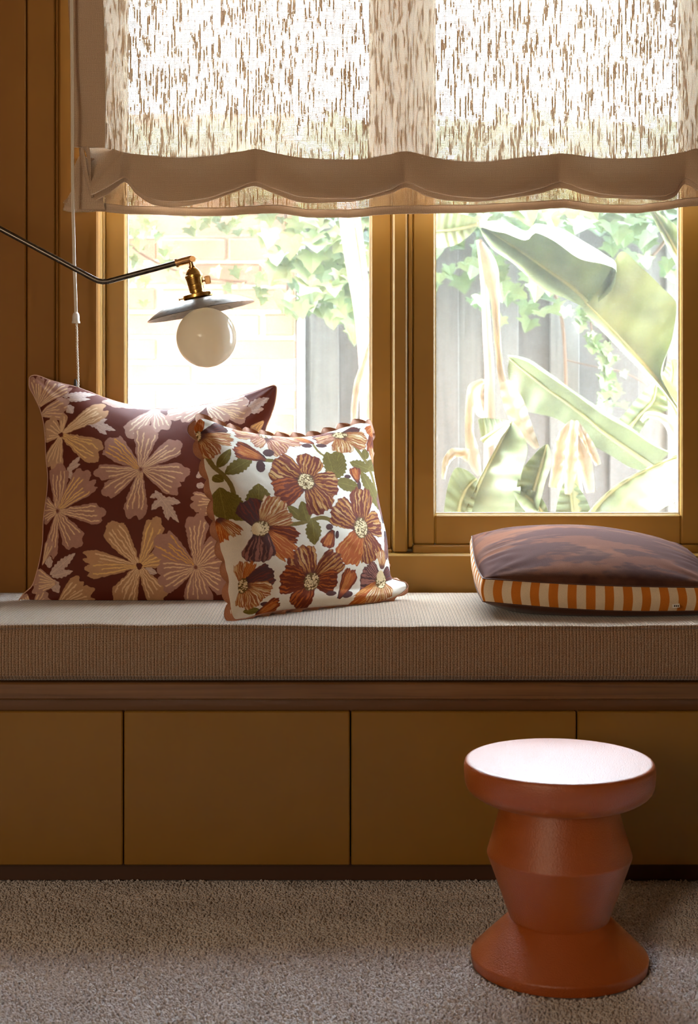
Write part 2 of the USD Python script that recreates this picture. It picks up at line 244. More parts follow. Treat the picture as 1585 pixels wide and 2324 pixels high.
# ------------------------------------------------------------------ the room
YW = 3.48                                   # face of the panelled wall
CEIL = 2.6
XL, XR, YF = -2.7, 2.3, -1.8
def loop_floor():
    return box(XL, XR, YF, 3.62, -.12, -.004)
floor_t = struct('floor', loop_floor(), M['carpet'], 'beige looped wool carpet floor in front of the window bench')
struct('ceiling', box(XL - .1, XR + .1, YF - .1, 3.62, CEIL, CEIL + .1), M['ceiling'], 'ceiling')
struct('wall_left', box(XL - .1, XL, YF, 3.62, -.1, CEIL), M['plaster'], 'side wall left of the bench')
struct('wall_right', box(XR, XR + .1, YF, 3.62, -.1, CEIL), M['plaster'], 'side wall right of the bench')
struct('wall_front', box(XL, XR, YF - .1, YF, -.1, CEIL), M['plaster'], 'wall behind the viewer')
OX0, OX1, OZ0, OZ1 = X(224, 3.5), X(1650, 3.5), Z(1258, 3.47), 2.15
wb = thing('wall_back', 'brown painted tongue-and-groove wall around the window', None, (0, YW, 0), kind='structure')
wb = (wb[0], wb[1])
def wpart(name, m, mt=None): return obj(name, m, mt or M['wall'], wb)
e = X(60, YW); e2 = X(126, YW); e3 = X(222, 3.465)
wpart('panel', box(e - .30, e - .0012, YW, YW + .12, .02, CEIL, .003)); wpart('panel', box(e - .62, e - .3024, YW, YW + .12, .02, CEIL, .003))
wpart('panel', box(XL, e - .6224, YW, YW + .12, .02, CEIL, .003))
wpart('panel', box(e + .0012, e2 - .001, YW, YW + .12, .02, CEIL, .003))
wpart('bead', box(e2 + .001, e2 + .0085, YW - .004, YW + .12, .02, CEIL, .0025))
wpart('architrave', box(e2 + .0095, e3, YW - .012, YW + .12, .02, CEIL, .004))
wpart('lintel', box(e3, OX1 + .09, YW - .012, YW + .12, OZ1, CEIL, .004))
wpart('architrave', box(OX1, OX1 + .09, YW - .012, YW + .12, .02, OZ1 - .001, .004))
wpart('panel', box(OX1 + .092, XR, YW, YW + .12, .02, CEIL, .003))
wpart('apron', box(e3 + .001, OX1 - .001, YW - .01, YW + .12, .02, OZ0, .004), M['frame'])
wpart('backing', box(XL, OX0, YW + .03, 3.62, -.1, CEIL)); wpart('backing', box(OX1, XR, YW + .03, 3.62, -.1, CEIL)); wpart('backing', box(OX0, OX1, YW + .03, 3.62, OZ1 + .001, CEIL)); wpart('backing', box(OX0, OX1, YW + .03, 3.62, -.1, OZ0 - .002))

def make_window(n, label, xl, gl, gr, xr, gb, zb, yf, jamb):
    """a sash: outer xl..xr, glass gl..gr from gb up; yf = face depth"""
    w = thing(f'window_{n}', label, None, ((xl + xr) / 2, yf, zb), kind='structure'); used[('/World', f'window_{n}')] = 1
    top = OZ1 - .002; rail_t = OZ1 - .08; c = .0035
    obj('stile', box(xl, gl, yf, yf + .045, zb, top, c), M['frame'], w); obj('stile', box(gr, xr, yf, yf + .045, zb, top, c), M['frame'], w)
    obj('bottom_rail', box(gl + .0004, gr - .0004, yf + .0006, yf + .045, zb, gb, c), M['frame'], w); obj('top_rail', box(gl + .0004, gr - .0004, yf + .0006, yf + .045, rail_t, top, c), M['frame'], w)
    g = obj('pane', box(gl - .006, gr + .006, yf + .026, yf + .030, gb - .006, rail_t + .006), M['glass'], w)
    t = .0035; y0, y1 = yf + .018, yf + .0255
    obj('gasket', join(box(gl, gr, y0, y1, gb, gb + t), box(gr - t, gr, y0, y1, gb + t, rail_t), box(gl, gl + t, y0, y1, gb + t, rail_t), box(gl, gr, y0, y1, rail_t - t, rail_t)), M['gasket'], w)
    return w, g
D1, D2 = 3.53, 3.512
w1, _ = make_window(1, 'left window sash with ochre painted frame, brick wall behind its glass', X(238, D1), X(285, D1), X(842, D1), X(889.5, D1), Z(1176, D1), Z(1246, D1), D1, 0)
w2, g2 = make_window(2, 'right window sash with ochre painted frame, banana leaves behind its glass', X(937.5, D2), X(988, D2), X(1547, D2), X(1600, D2), Z(1168, D2), Z(1236, D2), D2, 0)
# tiny etched stamp in the corner of the right pane: a few slanted rows of fine white marks
marks = []
for k in range(6):
    for j in range(3):
        L = RNG.uniform(.003, .006); b = box(-L / 2, L / 2, -.0003, .0003, -.0006, .0006); b.apply_translation([j * .0075, 0, -k * .0031]); marks.append(b)
mk = join(*marks); mk.apply_transform(trimesh.transformations.rotation_matrix(-math.radians(38), [0, 1, 0])); mk.apply_translation(P(1518, 1143, D2 + .0262))
obj('etched_stamp', mk, M['gasket'], w2, label='tiny etched glass stamp in the lower right corner')
fr = M['frame']
tr1 = thing('trim_1', 'brown window mullion, jambs and sill around both sashes', None, (0, 3.5, OZ0), kind='structure'); used[('/World', 'trim_1')] = 1
obj('mullion', box(X(892.5, 3.492), X(925, 3.492), 3.492, 3.60, OZ0 + .001, OZ1, .004), fr, tr1)
obj('core', box(X(886, 3.578), X(940, 3.578), 3.578, 3.61, OZ0 + .001, OZ1 - .001), fr, tr1); obj('core', box(X(223, 3.578), X(240, 3.578), 3.578, 3.61, OZ0 + .001, OZ1 - .001), fr, tr1)
obj('bead', box(X(926, 3.503), X(936.5, 3.503), 3.503, 3.60, OZ0 + .012, OZ1, .003), fr, tr1)
obj('jamb', box(X(223, 3.497), X(230, 3.497), 3.497, 3.60, OZ0 + .001, OZ1, .003), fr, tr1); obj('jamb', box(X(230.5, 3.515), X(237.3, 3.515), 3.515, 3.60, OZ0 + .001, OZ1, .003), fr, tr1)
obj('jamb', box(X(1601, 3.497), X(1650, 3.497), 3.497, 3.60, OZ0 + .001, OZ1, .003), fr, tr1)
obj('sill_bead', box(X(937.5, 3.50), X(1600, 3.50), 3.50, 3.60, Z(1257, 3.5), Z(1237.5, 3.5), .003), fr, tr1)
obj('sill_bead', box(X(238, 3.50), X(891, 3.50), 3.50, 3.60, Z(1257, 3.5), Z(1247.5, 3.5), .003), fr, tr1)

# ------------------------------------------------------------------ window bench
DC = 2.95
BX0, BX1 = X(-236, DC), X(1826, DC)
zt, zb = Z(1615, DC), Z(1964, DC)
cab_labels = ['leftmost brown handleless bench cabinet, cut by the left edge of the view', 'brown bench cabinet under the burgundy flowered cushion, second from the left', 'brown bench cabinet just left of the terracotta stool, third from the left', 'rightmost brown bench cabinet, partly hidden behind the terracotta stool']
for k, (a, b) in enumerate(((-236, 280), (280, 796), (796, 1310), (1310, 1826))):
    xa, xb = X(a, DC) + .0014, X(b, DC) - .0014
    t = thing('bench_cabinet', cab_labels[k], 'cabinet', ((xa + xb) / 2, 3.2, zb), group='handleless cabinets under the window bench')
    obj('front_panel', box(xa, xb, DC, DC + .018, zb, zt, .0022), M['cabinet'], t)
    obj('body', box(xa + .001, xb - .001, DC + .019, 3.46, zb + .002, zt - .012), M['cabinet'], t)
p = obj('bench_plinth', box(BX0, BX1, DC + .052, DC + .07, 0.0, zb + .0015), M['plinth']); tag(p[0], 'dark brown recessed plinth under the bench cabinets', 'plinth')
zc0 = Z(1549, DC)
zw0 = zc0 - .033
bt = thing('timber_bench_slab', 'dark timber bench slab under the long seat cushion', 'bench', (0, 3.2, zt))
obj('board', box(BX0, BX1, DC - .004, 3.465, zw0, zc0, .003), M['wood'], bt)
obj('finger_rail', box(BX0, BX1, DC + .020, DC + .036, zt - .010, zw0 - .0005, .001), M['rail'], bt, label='recessed timber finger rail, shade put into its colour')

# seat cushion: swept cross section, with a slight crown and wavy seams
ct = thing('seat_cushion', 'long beige ribbed-knit bench seat cushion with piped edges', 'seat cushion', (0, 3.2, zc0))
zs = Z(1423, DC) + .001
prof = [(3.462, zc0 + .004), (3.45, zc0 + .0005), (DC + .03, zc0 + .0005), (DC + .012, zc0 + .002), (DC + .004, zc0 + .010), (DC + .000, zc0 + .018), (DC - .005, zc0 + .05), (DC - .004, zc0 + .085), (DC + .002, zs - .006), (DC + .008, zs - .002), (DC + .02, zs + .001), (DC + .05, zs + .002), (DC + .2, zs + .003), (DC + .35, zs + .002), (DC + .48, zs - .001), (3.462, zs - .010)]
pr = catmull(prof, 120); sl = np.r_[0, np.cumsum(np.linalg.norm(np.diff(pr, axis=0), axis=1))]
xs = np.linspace(BX0 + .004, BX1 - .004, 420)
V = np.zeros((len(pr), len(xs), 3)); V[..., 0] = xs[None]; V[..., 1] = pr[:, 0][:, None]; V[..., 2] = pr[:, 1][:, None]
wob = (meshkit.fbm(np.c_[xs * 5, xs * 0, xs * 0], 3, 3) - .5)
frontness = sm(3.05, DC, pr[:, 0])[:, None] * sm(zc0, zc0 + .05, pr[:, 1])[:, None]
V[..., 2] += wob[None] * .008 * frontness * sm(zc0 + .04, zs, pr[:, 1])[:, None]
V[..., 1] += (meshkit.fbm(np.stack([V[..., 0] * 7, V[..., 1] * 7, V[..., 2] * 9], -1), 3, 5) - .5) * .006 * frontness
UV = np.stack([V[..., 0], np.broadcast_to(sl[:, None], V.shape[:2])], -1).reshape(-1, 2)
cb = obj('cover', (V.reshape(-1, 3), grid_faces(len(pr), len(xs), True)), M['knit'], ct, smooth=True, uv=UV)
def seam(idx, r, off):
    line = V[idx] + np.array(off); tb = tube(line, r, 8)
    uvs = np.zeros((len(tb.vertices), 2)); uvs[:, 0] = tb.vertices[:, 0]; uvs[:, 1] = np.arctan2(tb.vertices[:, 2] - tb.vertices[:, 2].mean(), tb.vertices[:, 1] - tb.vertices[:, 1].mean()) * r
    obj('piping', tb, M['knit'], ct, smooth=True, uv=uvs)
it = int(np.argmin(np.abs(pr[:, 1] - (zs - .004)) + 5 * (pr[:, 0] > DC + .02))); ib = int(np.argmin(np.abs(pr[:, 1] - (zc0 + .015)) + 5 * (pr[:, 0] > DC + .02)))
seam(it, .0046, (0, -.0012, .0008)); seam(ib, .0032, (0, -.001, 0))
for sx in (BX0 + .004, BX1 - .004):
    k = 0 if sx < 0 else -1; c0 = V[:, k].mean(0); vv = np.vstack([V[:, k], c0]); nn_ = len(pr); ii = np.arange(nn_)
    obj('end_panel', (vv, np.c_[ii, (ii + 1) % nn_, np.full(nn_, nn_)]), M['knit'], ct, uv=vv[:, 1:3])

# ------------------------------------------------------------------ carpet pile
def loop_proto(path, r, h, tr, tw):
    th = np.linspace(-.15, math.pi + .15, 7); pts = np.c_[np.cos(th) * r, np.sin(th) * tw, np.sin(th) * h]
    m = tube(pts, tr, 5, False); return usdkit.mesh(stage, path, m, M['carpet'], True)
pi = UsdGeom.PointInstancer.Define(stage, '/World/carpet_pile'); tag(pi, 'beige looped wool pile of the carpet', 'carpet pile', kind='stuff')
UsdGeom.Scope.Define(stage, '/World/carpet_pile/loops')
for k, a in enumerate(((.0024, .0050, .0015, .0006), (.0027, .0042, .0016, -.001), (.0021, .0058, .0014, .0015), (.0030, .0046, .0016, 0.))):
    loop_proto(f'/World/carpet_pile/loops/yarn_loop_{k:03d}', *a); pi.GetPrototypesRel().AddTarget(f'/World/carpet_pile/loops/yarn_loop_{k:03d}')
gx, gy = np.meshgrid(np.arange(-.98, .98, .0049), np.arange(1.95, 2.998, .0049)); gx = gx + (np.arange(gx.shape[0]) % 2)[:, None] * .00245
pts = np.c_[gx.ravel(), gy.ravel(), np.full(gx.size, -.0045)]; pts = pts[np.hypot(pts[:, 0] - .3556, pts[:, 1] - 2.57) > .1505]; pts[:, :2] += RNG.normal(0, .0011, (len(pts), 2)); pts[:, 2] += (meshkit.fbm(pts * 60, 2, 9) - .5) * .003
ang = RNG.normal(.3, .9, len(pts)); tl = RNG.normal(0, .28, len(pts)); q = np.zeros((len(pts), 4))
ca, sa, cb_, sb = np.cos(ang / 2), np.sin(ang / 2), np.cos(tl / 2), np.sin(tl / 2); q = np.c_[ca * cb_, ca * sb, sa * sb, sa * cb_]
pi.CreatePositionsAttr(Vt.Vec3fArray.FromNumpy(pts.astype(np.float32)))
pi.CreateProtoIndicesAttr(Vt.IntArray.FromNumpy(RNG.integers(0, 4, len(pts)).astype(np.int32)))
pi.CreateOrientationsAttr(Vt.QuathArray([Gf.Quath(float(a), float(b), float(c), float(d)) for a, b, c, d in q]))
sc = RNG.uniform(.85, 1.2, len(pts)); pi.CreateScalesAttr(Vt.Vec3fArray.FromNumpy(np.c_[sc, sc, sc].astype(np.float32)))

# ------------------------------------------------------------------ stool
SX, SY = .3556, 2.570
def rounded(prof, r=.003, n=5):
    out = [prof[0]]
    for a, b, c in zip(prof[:-2], prof[1:-1], prof[2:]):
        rr = b[2] if len(b) > 2 else r
        a, b, c = np.array(a[:2]), np.array(b[:2]), np.array(c[:2]); d1, d2 = a - b, c - b; l1, l2 = np.linalg.norm(d1), np.linalg.norm(d2); k = min(rr, l1 * .45, l2 * .45)
        p0, p1 = b + d1 / l1 * k, b + d2 / l2 * k
        for t in np.linspace(0, 1, n): out.append(tuple((1 - t) ** 2 * p0 + 2 * t * (1 - t) * b + t * t * p1))
    return [p[:2] for p in out] + [prof[-1][:2]]
st = thing('side_stool', 'round terracotta stool with faceted pawn-shaped pedestal on the carpet', 'stool', (SX, SY, 0))
o0 = np.array([SX, SY, 0])
obj('seat_disc', lathe(rounded([(.0, .281), (.132, .281, .01), (.1585, .297, .03), (.1612, .330, .01), (.1590, .3452, .007), (.0, .3452)]), o0, (0, 0, 1), 128), M['terracotta'], st, smooth=35)
obj('pedestal', lathe(rounded([(0, .076), (.083, .0785), (.1222, .187, .0022), (.0935, .284), (0, .284)]), o0, (0, 0, 1), 128), M['terracotta'], st, smooth=25)
obj('base', lathe(rounded([(0, .0005), (.1475, .0005, .002), (.1495, .018, .003), (.084, .082, .005), (.0, .082)]), o0, (0, 0, 1), 128), M['terracotta'], st, smooth=25)

# ------------------------------------------------------------------ wall lamp
DL = 3.22
lamp = thing('wall_lamp', 'dark swing-arm wall lamp with brass socket, metal disc shade and white globe', 'lamp', tuple(P(-330, 341, DL) + np.array([0, .24, 0])))
bend = [P(-330, 341, DL), P(-200, 411, DL), P(0, 519, DL), P(120, 583, DL), P(200, 626, DL), P(213, 633, DL), P(223, 637.5, DL), P(233, 639.5, DL), P(244, 639, DL), P(256, 636, DL), P(330, 616, DL), P(399, 597.5, DL)]
obj('arm', tube(bend, .0058, 20), M['steel'], lamp, smooth=40)
w0 = P(-330, 341, DL); obj('mount', join(tube([w0 + [0, -.012, 0], w0 + [0, .235, 0]], .0075, 20), tube([w0 + [0, .235, 0], w0 + [0, .258, 0]], .045, 40)), M['steel'], lamp, smooth=40)
a0, a1 = P(399, 598, DL), P(437, 587, DL); ad = (a1 - a0) / np.linalg.norm(a1 - a0)
obj('elbow_connector', join(tube([a0, a0 + ad * .005], .0098, 24), tube([a0 + ad * .005, a1 - ad * .003, a1], [.0082, .0082, .0075], 24), tube([a1 + [.001, -.0082, -.001], a1 + [.001, .0082, -.001]], .0062, 24)), M['copper'], lamp, smooth=40)
s0 = P(434, 596, DL); s1 = P(449.5, 672, DL); ax = (s1 - s0) / np.linalg.norm(s1 - s0); k = DL / F      # metres per pixel there
pj = lambda h: s0 + ax * h * k
obj('swivel', join(tube([pj(-3), pj(14)], .0050, 20), tube([pj(8), pj(12)], .0072, 20)), M['copper'], lamp, smooth=40)
sock = [(0, 10), (5, 10), (8, 12), (13, 17), (17, 24), (18.5, 28), (20.5, 29), (20.5, 34), (19.5, 35), (19.5, 38), (18.8, 39), (18.0, 50), (17.2, 51), (17.8, 53), (17.2, 55), (16.9, 62), (16.2, 63), (16.6, 65), (16.2, 67), (16.2, 76), (0, 76)]
obj('socket', lathe(np.array(sock) * k, s0, ax, 48), M['brass'], lamp, smooth=35)
obj('shade_ring', lathe(np.array([(0, 71), (30, 71), (33, 72.5), (33.5, 75), (33.5, 80), (32, 82), (0, 82)]) * k, s0, ax, 64), M['brass'], lamp, smooth=35)
px_ = np.array([ax[2], 0, -ax[0]]); px_ = px_ / np.linalg.norm(px_); px_ = px_ if px_[0] > 0 else -px_
b0 = pj(77)
obj('thumb_screw', join(tube([b0 - px_ * 32 * k, b0 - px_ * 42 * k], .0013, 10), tube([b0 - px_ * 42 * k, b0 - px_ * 44 * k], .0027, 12)), M['brass'], lamp, smooth=40)
obj('thumb_screw', tube([b0 + px_ * 27 * k + [0, -.016, 0], b0 + px_ * 28 * k + [0, -.0195, 0]], .0034, 16), M['brass'], lamp, smooth=40)
c0 = pj(46); sw = box(-.006, .006, -.0022, .0022, -.0085, .0085, .001); R = np.eye(4); R[:3, 0] = px_; R[:3, 2] = -ax; R[:3, 1] = np.cross(-ax, px_); sw.apply_transform(R); sw.apply_translation(c0 + px_ * 29 * k)
obj('switch_key', join(sw, tube([c0 + px_ * 17 * k, c0 + px_ * 24 * k], .0022, 10)), M['copper'], lamp, smooth=30)
sh = [(30, 79), (31, 82.5), (34, 84), (50, 85.5), (66, 88), (81, 91.5), (96, 97), (110, 104.5), (123.2, 113), (123.4, 114), (122.4, 114), (109, 106), (95, 98.6), (80, 93.2), (65, 89.8), (49, 87.3), (34, 86), (30, 86)]
obj('shade', lathe(np.array(sh) * k, s0, ax, 96), M['shade'], lamp, smooth=40)
gc = P(468.5, 766, DL); gl_ = trimesh.creation.icosphere(4, .0634); gl_.apply_translation(gc); obj('globe', gl_, M['opal'], lamp, smooth=True)

# ------------------------------------------------------------------ roman blind
DB = 3.415
kb = DB / F
fold_x = np.array([-60, 283, 583, 920, 1270, 1556, 1900])
c1p = np.array([(165, 331), (200, 333), (238, 334), (283, 347), (336, 353), (397, 355.6), (486, 351), (550, 344), (580, 339), (618, 347), (700, 360), (790, 362), (885, 351), (918, 344), (995, 360), (1084, 366), (1172, 358.6), (1255, 351), (1269, 349), (1371, 359), (1459, 358.6), (1547, 347), (1585, 338), (1640, 352), (1725, 356)], float)
c2p = np.array([(205, 441), (240, 424), (268, 407), (283, 400), (309, 427), (353, 450.5), (397.5, 455), (464, 448), (530, 428), (579, 411), (618, 424), (700, 446), (790, 448), (885, 428), (923, 412), (973, 431), (1040, 444), (1097, 447), (1172, 437), (1229.5, 424), (1273, 411), (1327, 428), (1371, 438), (1437, 442), (1503, 442), (1532, 432), (1556, 402), (1585, 417), (1650, 440), (1725, 440)], float)
c3p = np.array([(143, 478), (168, 482), (221, 480), (287, 485), (353, 487), (442, 490), (508, 490), (574, 485), (627, 484), (700, 493), (790, 494), (885, 486), (951, 485), (1017, 484), (1106, 481.5), (1194, 477), (1282, 472), (1349, 481), (1437, 484), (1503, 477), (1585, 467), (1725, 474)], float)
from scipy.interpolate import PchipInterpolator
C1, C2, C3 = (PchipInterpolator(c[:, 0], c[:, 1], extrapolate=True) for c in (c1p, c2p, c3p))
def billow(x):
    i = np.clip(np.searchsorted(fold_x, x) - 1, 0, len(fold_x) - 2); t = (x - fold_x[i]) / (fold_x[i + 1] - fold_x[i]); return 1 - np.abs(2 * t - 1) ** 2.2
def PG(px, py, D):
    return np.stack([(px - CX) / F * D, D, H - (py - HY) / F * D], -1)
bl = thing('roman_blind', 'beige open-weave linen roman blind gathered in scalloped folds', 'blind', tuple(P(900, -260, DB)))
def cloth_grid(name, px, py, D, mt, t=.0012, smooth=True):
    g = PG(px, py, D); m = sheet(g, (0, 1, 0), t)
    uv = np.stack([px * kb, -py * kb], -1).reshape(-1, 2); obj(name, m, mt, bl, smooth=True, uv=np.vstack([uv, uv]))
x = np.linspace(0, 1, 330)[None]; s = np.linspace(0, 1, 70)[:, None]
lx = lambda s, y0=-260: 147 + 18 * sm(0, .9, s)                  # left edge drifts right as it hangs
pxg = lx(s) + (1725 - lx(s)) * x; bot = C1(pxg) + 3; pyg = -260 + (bot + 260) * s
wv = meshkit.fbm(np.stack([pxg * .006, pyg * .004, pxg * 0], -1), 3, 11) - .5
Dg = DB + .010 * wv - .012 * sm(.86, 1, s) * billow(pxg) + .004
cloth_grid('sheet', pxg, pyg, Dg, M['sheer'], .0010)
hx = np.linspace(0, 1, 24)[None]; pxh = lx(s) - 1 + (84 - 10 * s) * hx; pyh = -260 + (C1(np.maximum(pxh, 165)) + 260 + 1) * s
cloth_grid('side_hem', pxh, pyh, DB - .003 + .010 * (meshkit.fbm(np.stack([pxh * .006, pyh * .004, pxh * 0], -1), 3, 11) - .5) - .012 * sm(.86, 1, s) * billow(pxh), M['dense'], .004)
# front fold
x = np.linspace(0, 1, 330)[None]; s = np.linspace(0, 1, 26)[:, None]
xa, xb = 196.0, 1725.0
pxf = (xa + 10 * s) + (xb - xa - 10 * s) * x; y1, y2 = C1(np.maximum(pxf, 190)) - 1, C2(np.maximum(pxf, 205)); pyf = y1 + (y2 - y1) * s
bz = billow(pxf)
Df = DB - .004 - (.012 + .044 * bz) * np.sin(np.clip(s, 0, 1) * 2.0) - .010 * sm(.55, 1, s) * bz
Df = Df - .030 * sm(-4, 10, ((pxf - 212) * 60 + (pyf - 405) * 53) / 80.0) * sm(300, 270, pxf) + .022 * sm(290, 200, pxf) + .006 * (meshkit.fbm(np.stack([pxf * .012, pyf * .02, pxf * 0], -1), 3, 21) - .5) * sm(0, .3, s)
roll = np.linspace(0, 1, 7)[1:, None] * math.pi                # the lower edge turns under
pxr, pyr = np.repeat(pxf[-1:], 6, 0), pyf[-1:] + 3.2 * np.sin(roll); Dr = Df[-1:] + .005 * (1 - np.cos(roll)) / 2 * 2
g1, g2_, g3 = np.vstack([pxf, pxr]), np.vstack([pyf, pyr]), np.vstack([Df, Dr])
cloth_grid('front_fold', g1, g2_, g3, M['dense'], .0016)
# second fold peeping out below the first
s = np.linspace(0, 1, 8)[:, None]; xa2 = 214.0
px2 = xa2 + (1725 - xa2) * x + 0 * s; o2 = 10 + 3 * np.sin(px2 * .021) + 10 * sm(300, 240, px2); y2b = C2(np.maximum(px2, 205)) - 26 + (26 + o2) * s
D2f = DB - .004 - (.006 + .036 * billow(px2)) * np.sin(2.0) - .004 + .004 * s
pyr2 = y2b[-1:] + 2.6 * np.sin(roll); Dr2 = D2f[-1:] + .004 * (1 - np.cos(roll))
cloth_grid('inner_fold', np.vstack([px2, np.repeat(px2[-1:], 6, 0)]), np.vstack([y2b, pyr2]), np.vstack([D2f, Dr2]), M['dense'], .0014)
# bottom flap and its hem
s = np.linspace(0, 1, 22)[:, None]
l3 = 186 - 43 * sm(.2, 1, s); px3 = l3 + (1725 - l3) * x; top3 = C2(np.clip(px3, 205, 1725)) - 60 + 30 * sm(240, 180, px3); y3 = top3 + (C3(px3) - 17 - top3) * s
D3 = DB + .012 + .003 * np.sin(px3 * .02) - .010 * sm(250, 150, px3)
cloth_grid('bottom_flap', px3, y3, D3, M['flap'], .0010)
s = np.linspace(0, 1, 8)[:, None]; px4 = 143 + 4 * (1 - s) + (1725 - 147) * x; y4 = C3(px4) - 19 + 19 * s + 1.5 * (meshkit.fbm(np.stack([px4 * .06, px4 * 0, px4 * 0], -1), 2, 4) - .5)
cloth_grid('bottom_hem', px4, y4, DB + .010 + .003 * np.sin(px4 * .02) - .010 * sm(250, 150, px4) - .003 * np.sin(s * math.pi), M['dense'], .004)
# the bunched left end: folded edges stacked in front of one another
def strip(name, pts_l, pts_r, D0, D1_, mt, bulge=.006, t=.003):
    L, Rr = catmull(np.c_[pts_l], 26), catmull(np.c_[pts_r], 26); w = np.linspace(0, 1, 12)[None, :, None]
    g = L[:, None] * (1 - w) + Rr[:, None] * w; D = D0 + (D1_ - D0) * w[..., 0] - bulge * np.sin(w[..., 0] * math.pi) + .003 * (meshkit.fbm(np.stack([g[..., 0] * .05, g[..., 1] * .05, g[..., 0] * 0], -1), 2, 5) - .5)
    cloth_grid(name, g[..., 0], g[..., 1], D, mt, t)
strip('folded_end', [(181, 352), (168, 384), (166, 420), (152, 452), (143, 474)], [(214, 360), (222, 420), (232, 446), (236, 464), (238, 476)], DB + .004, DB - .006, M['dense'], .008)
strip('folded_end', [(179, 338), (180, 352), (186, 382), (194, 412), (206, 448)], [(189, 333), (193, 352), (198, 384), (203, 410), (210, 446)], DB - .014, DB - .030, M['dense'], .006)
strip('folded_end', [(186, 333), (194, 345), (200, 372), (204, 404), (209, 438)], [(202, 333), (205, 346), (206, 372), (206, 404), (212, 440)], DB - .026, DB - .040, M['dense'], .006)

# pull cord with its acorn
DCo = 3.385
cd = thing('pull_cord', 'white blind pull cord with a plastic acorn, hanging left of the window', 'cord', tuple(P(163, -230, DCo)))
up = catmull([P(162, -230, DCo), P(163.5, 120, DCo), P(164.5, 330, DCo - .02), P(165.5, 470, DCo - .015), P(168, 580, DCo), P(171, 660, DCo), P(172.3, 710, DCo)], 60)
obj('cord', join(tube(up + [-.0016, 0, 0], .0020, 8), tube(up + [.0018, .0004, 0], .0020, 8)), M['cord'], cd, smooth=True)
obj('acorn', lathe(np.array([(0, 0), (3.0, .3), (5.5, 2), (7.3, 6), (8.0, 11), (8.3, 20), (9.4, 22), (9.4, 25.5), (8, 26), (0, 26)]) * DCo / F, P(172.5, 708, DCo), (0, 0, -1), 32), M['plastic'], cd, smooth=40)
lw = catmull([P(173.5, 730, DCo), P(175, 780, DCo), P(177, 840, DCo + .03), P(178, 900, DCo + .045)], 90); tw = np.linspace(0, 26 * math.pi, 90)
off = np.c_[np.cos(tw), np.sin(tw), 0 * tw] * .0013
obj('cord', join(tube(lw + off, .0014, 7), tube(lw - off, .0014, 7)), M['cord'], cd, smooth=True)
cl = thing('cord_cleat', 'small black cord cleat on the wall just above the burgundy cushion', 'hook', tuple(P(172, 885, 3.462)))
obj('horn', tube([P(172, 905, 3.445), P(172, 885, 3.442), P(171.5, 868, 3.442), P(171, 861, 3.438)], [.0042, .0048, .0036, .0022], 12), M['black'], cl, smooth=40)
obj('horn', tube([P(172, 905, 3.445), P(172, 925, 3.442), P(172.5, 940, 3.440)], [.0042, .0046, .0024], 12), M['black'], cl, smooth=40)
obj('post', tube([P(172, 900, 3.445), P(172, 900, 3.4685)], .005, 12), M['black'], cl, smooth=40)
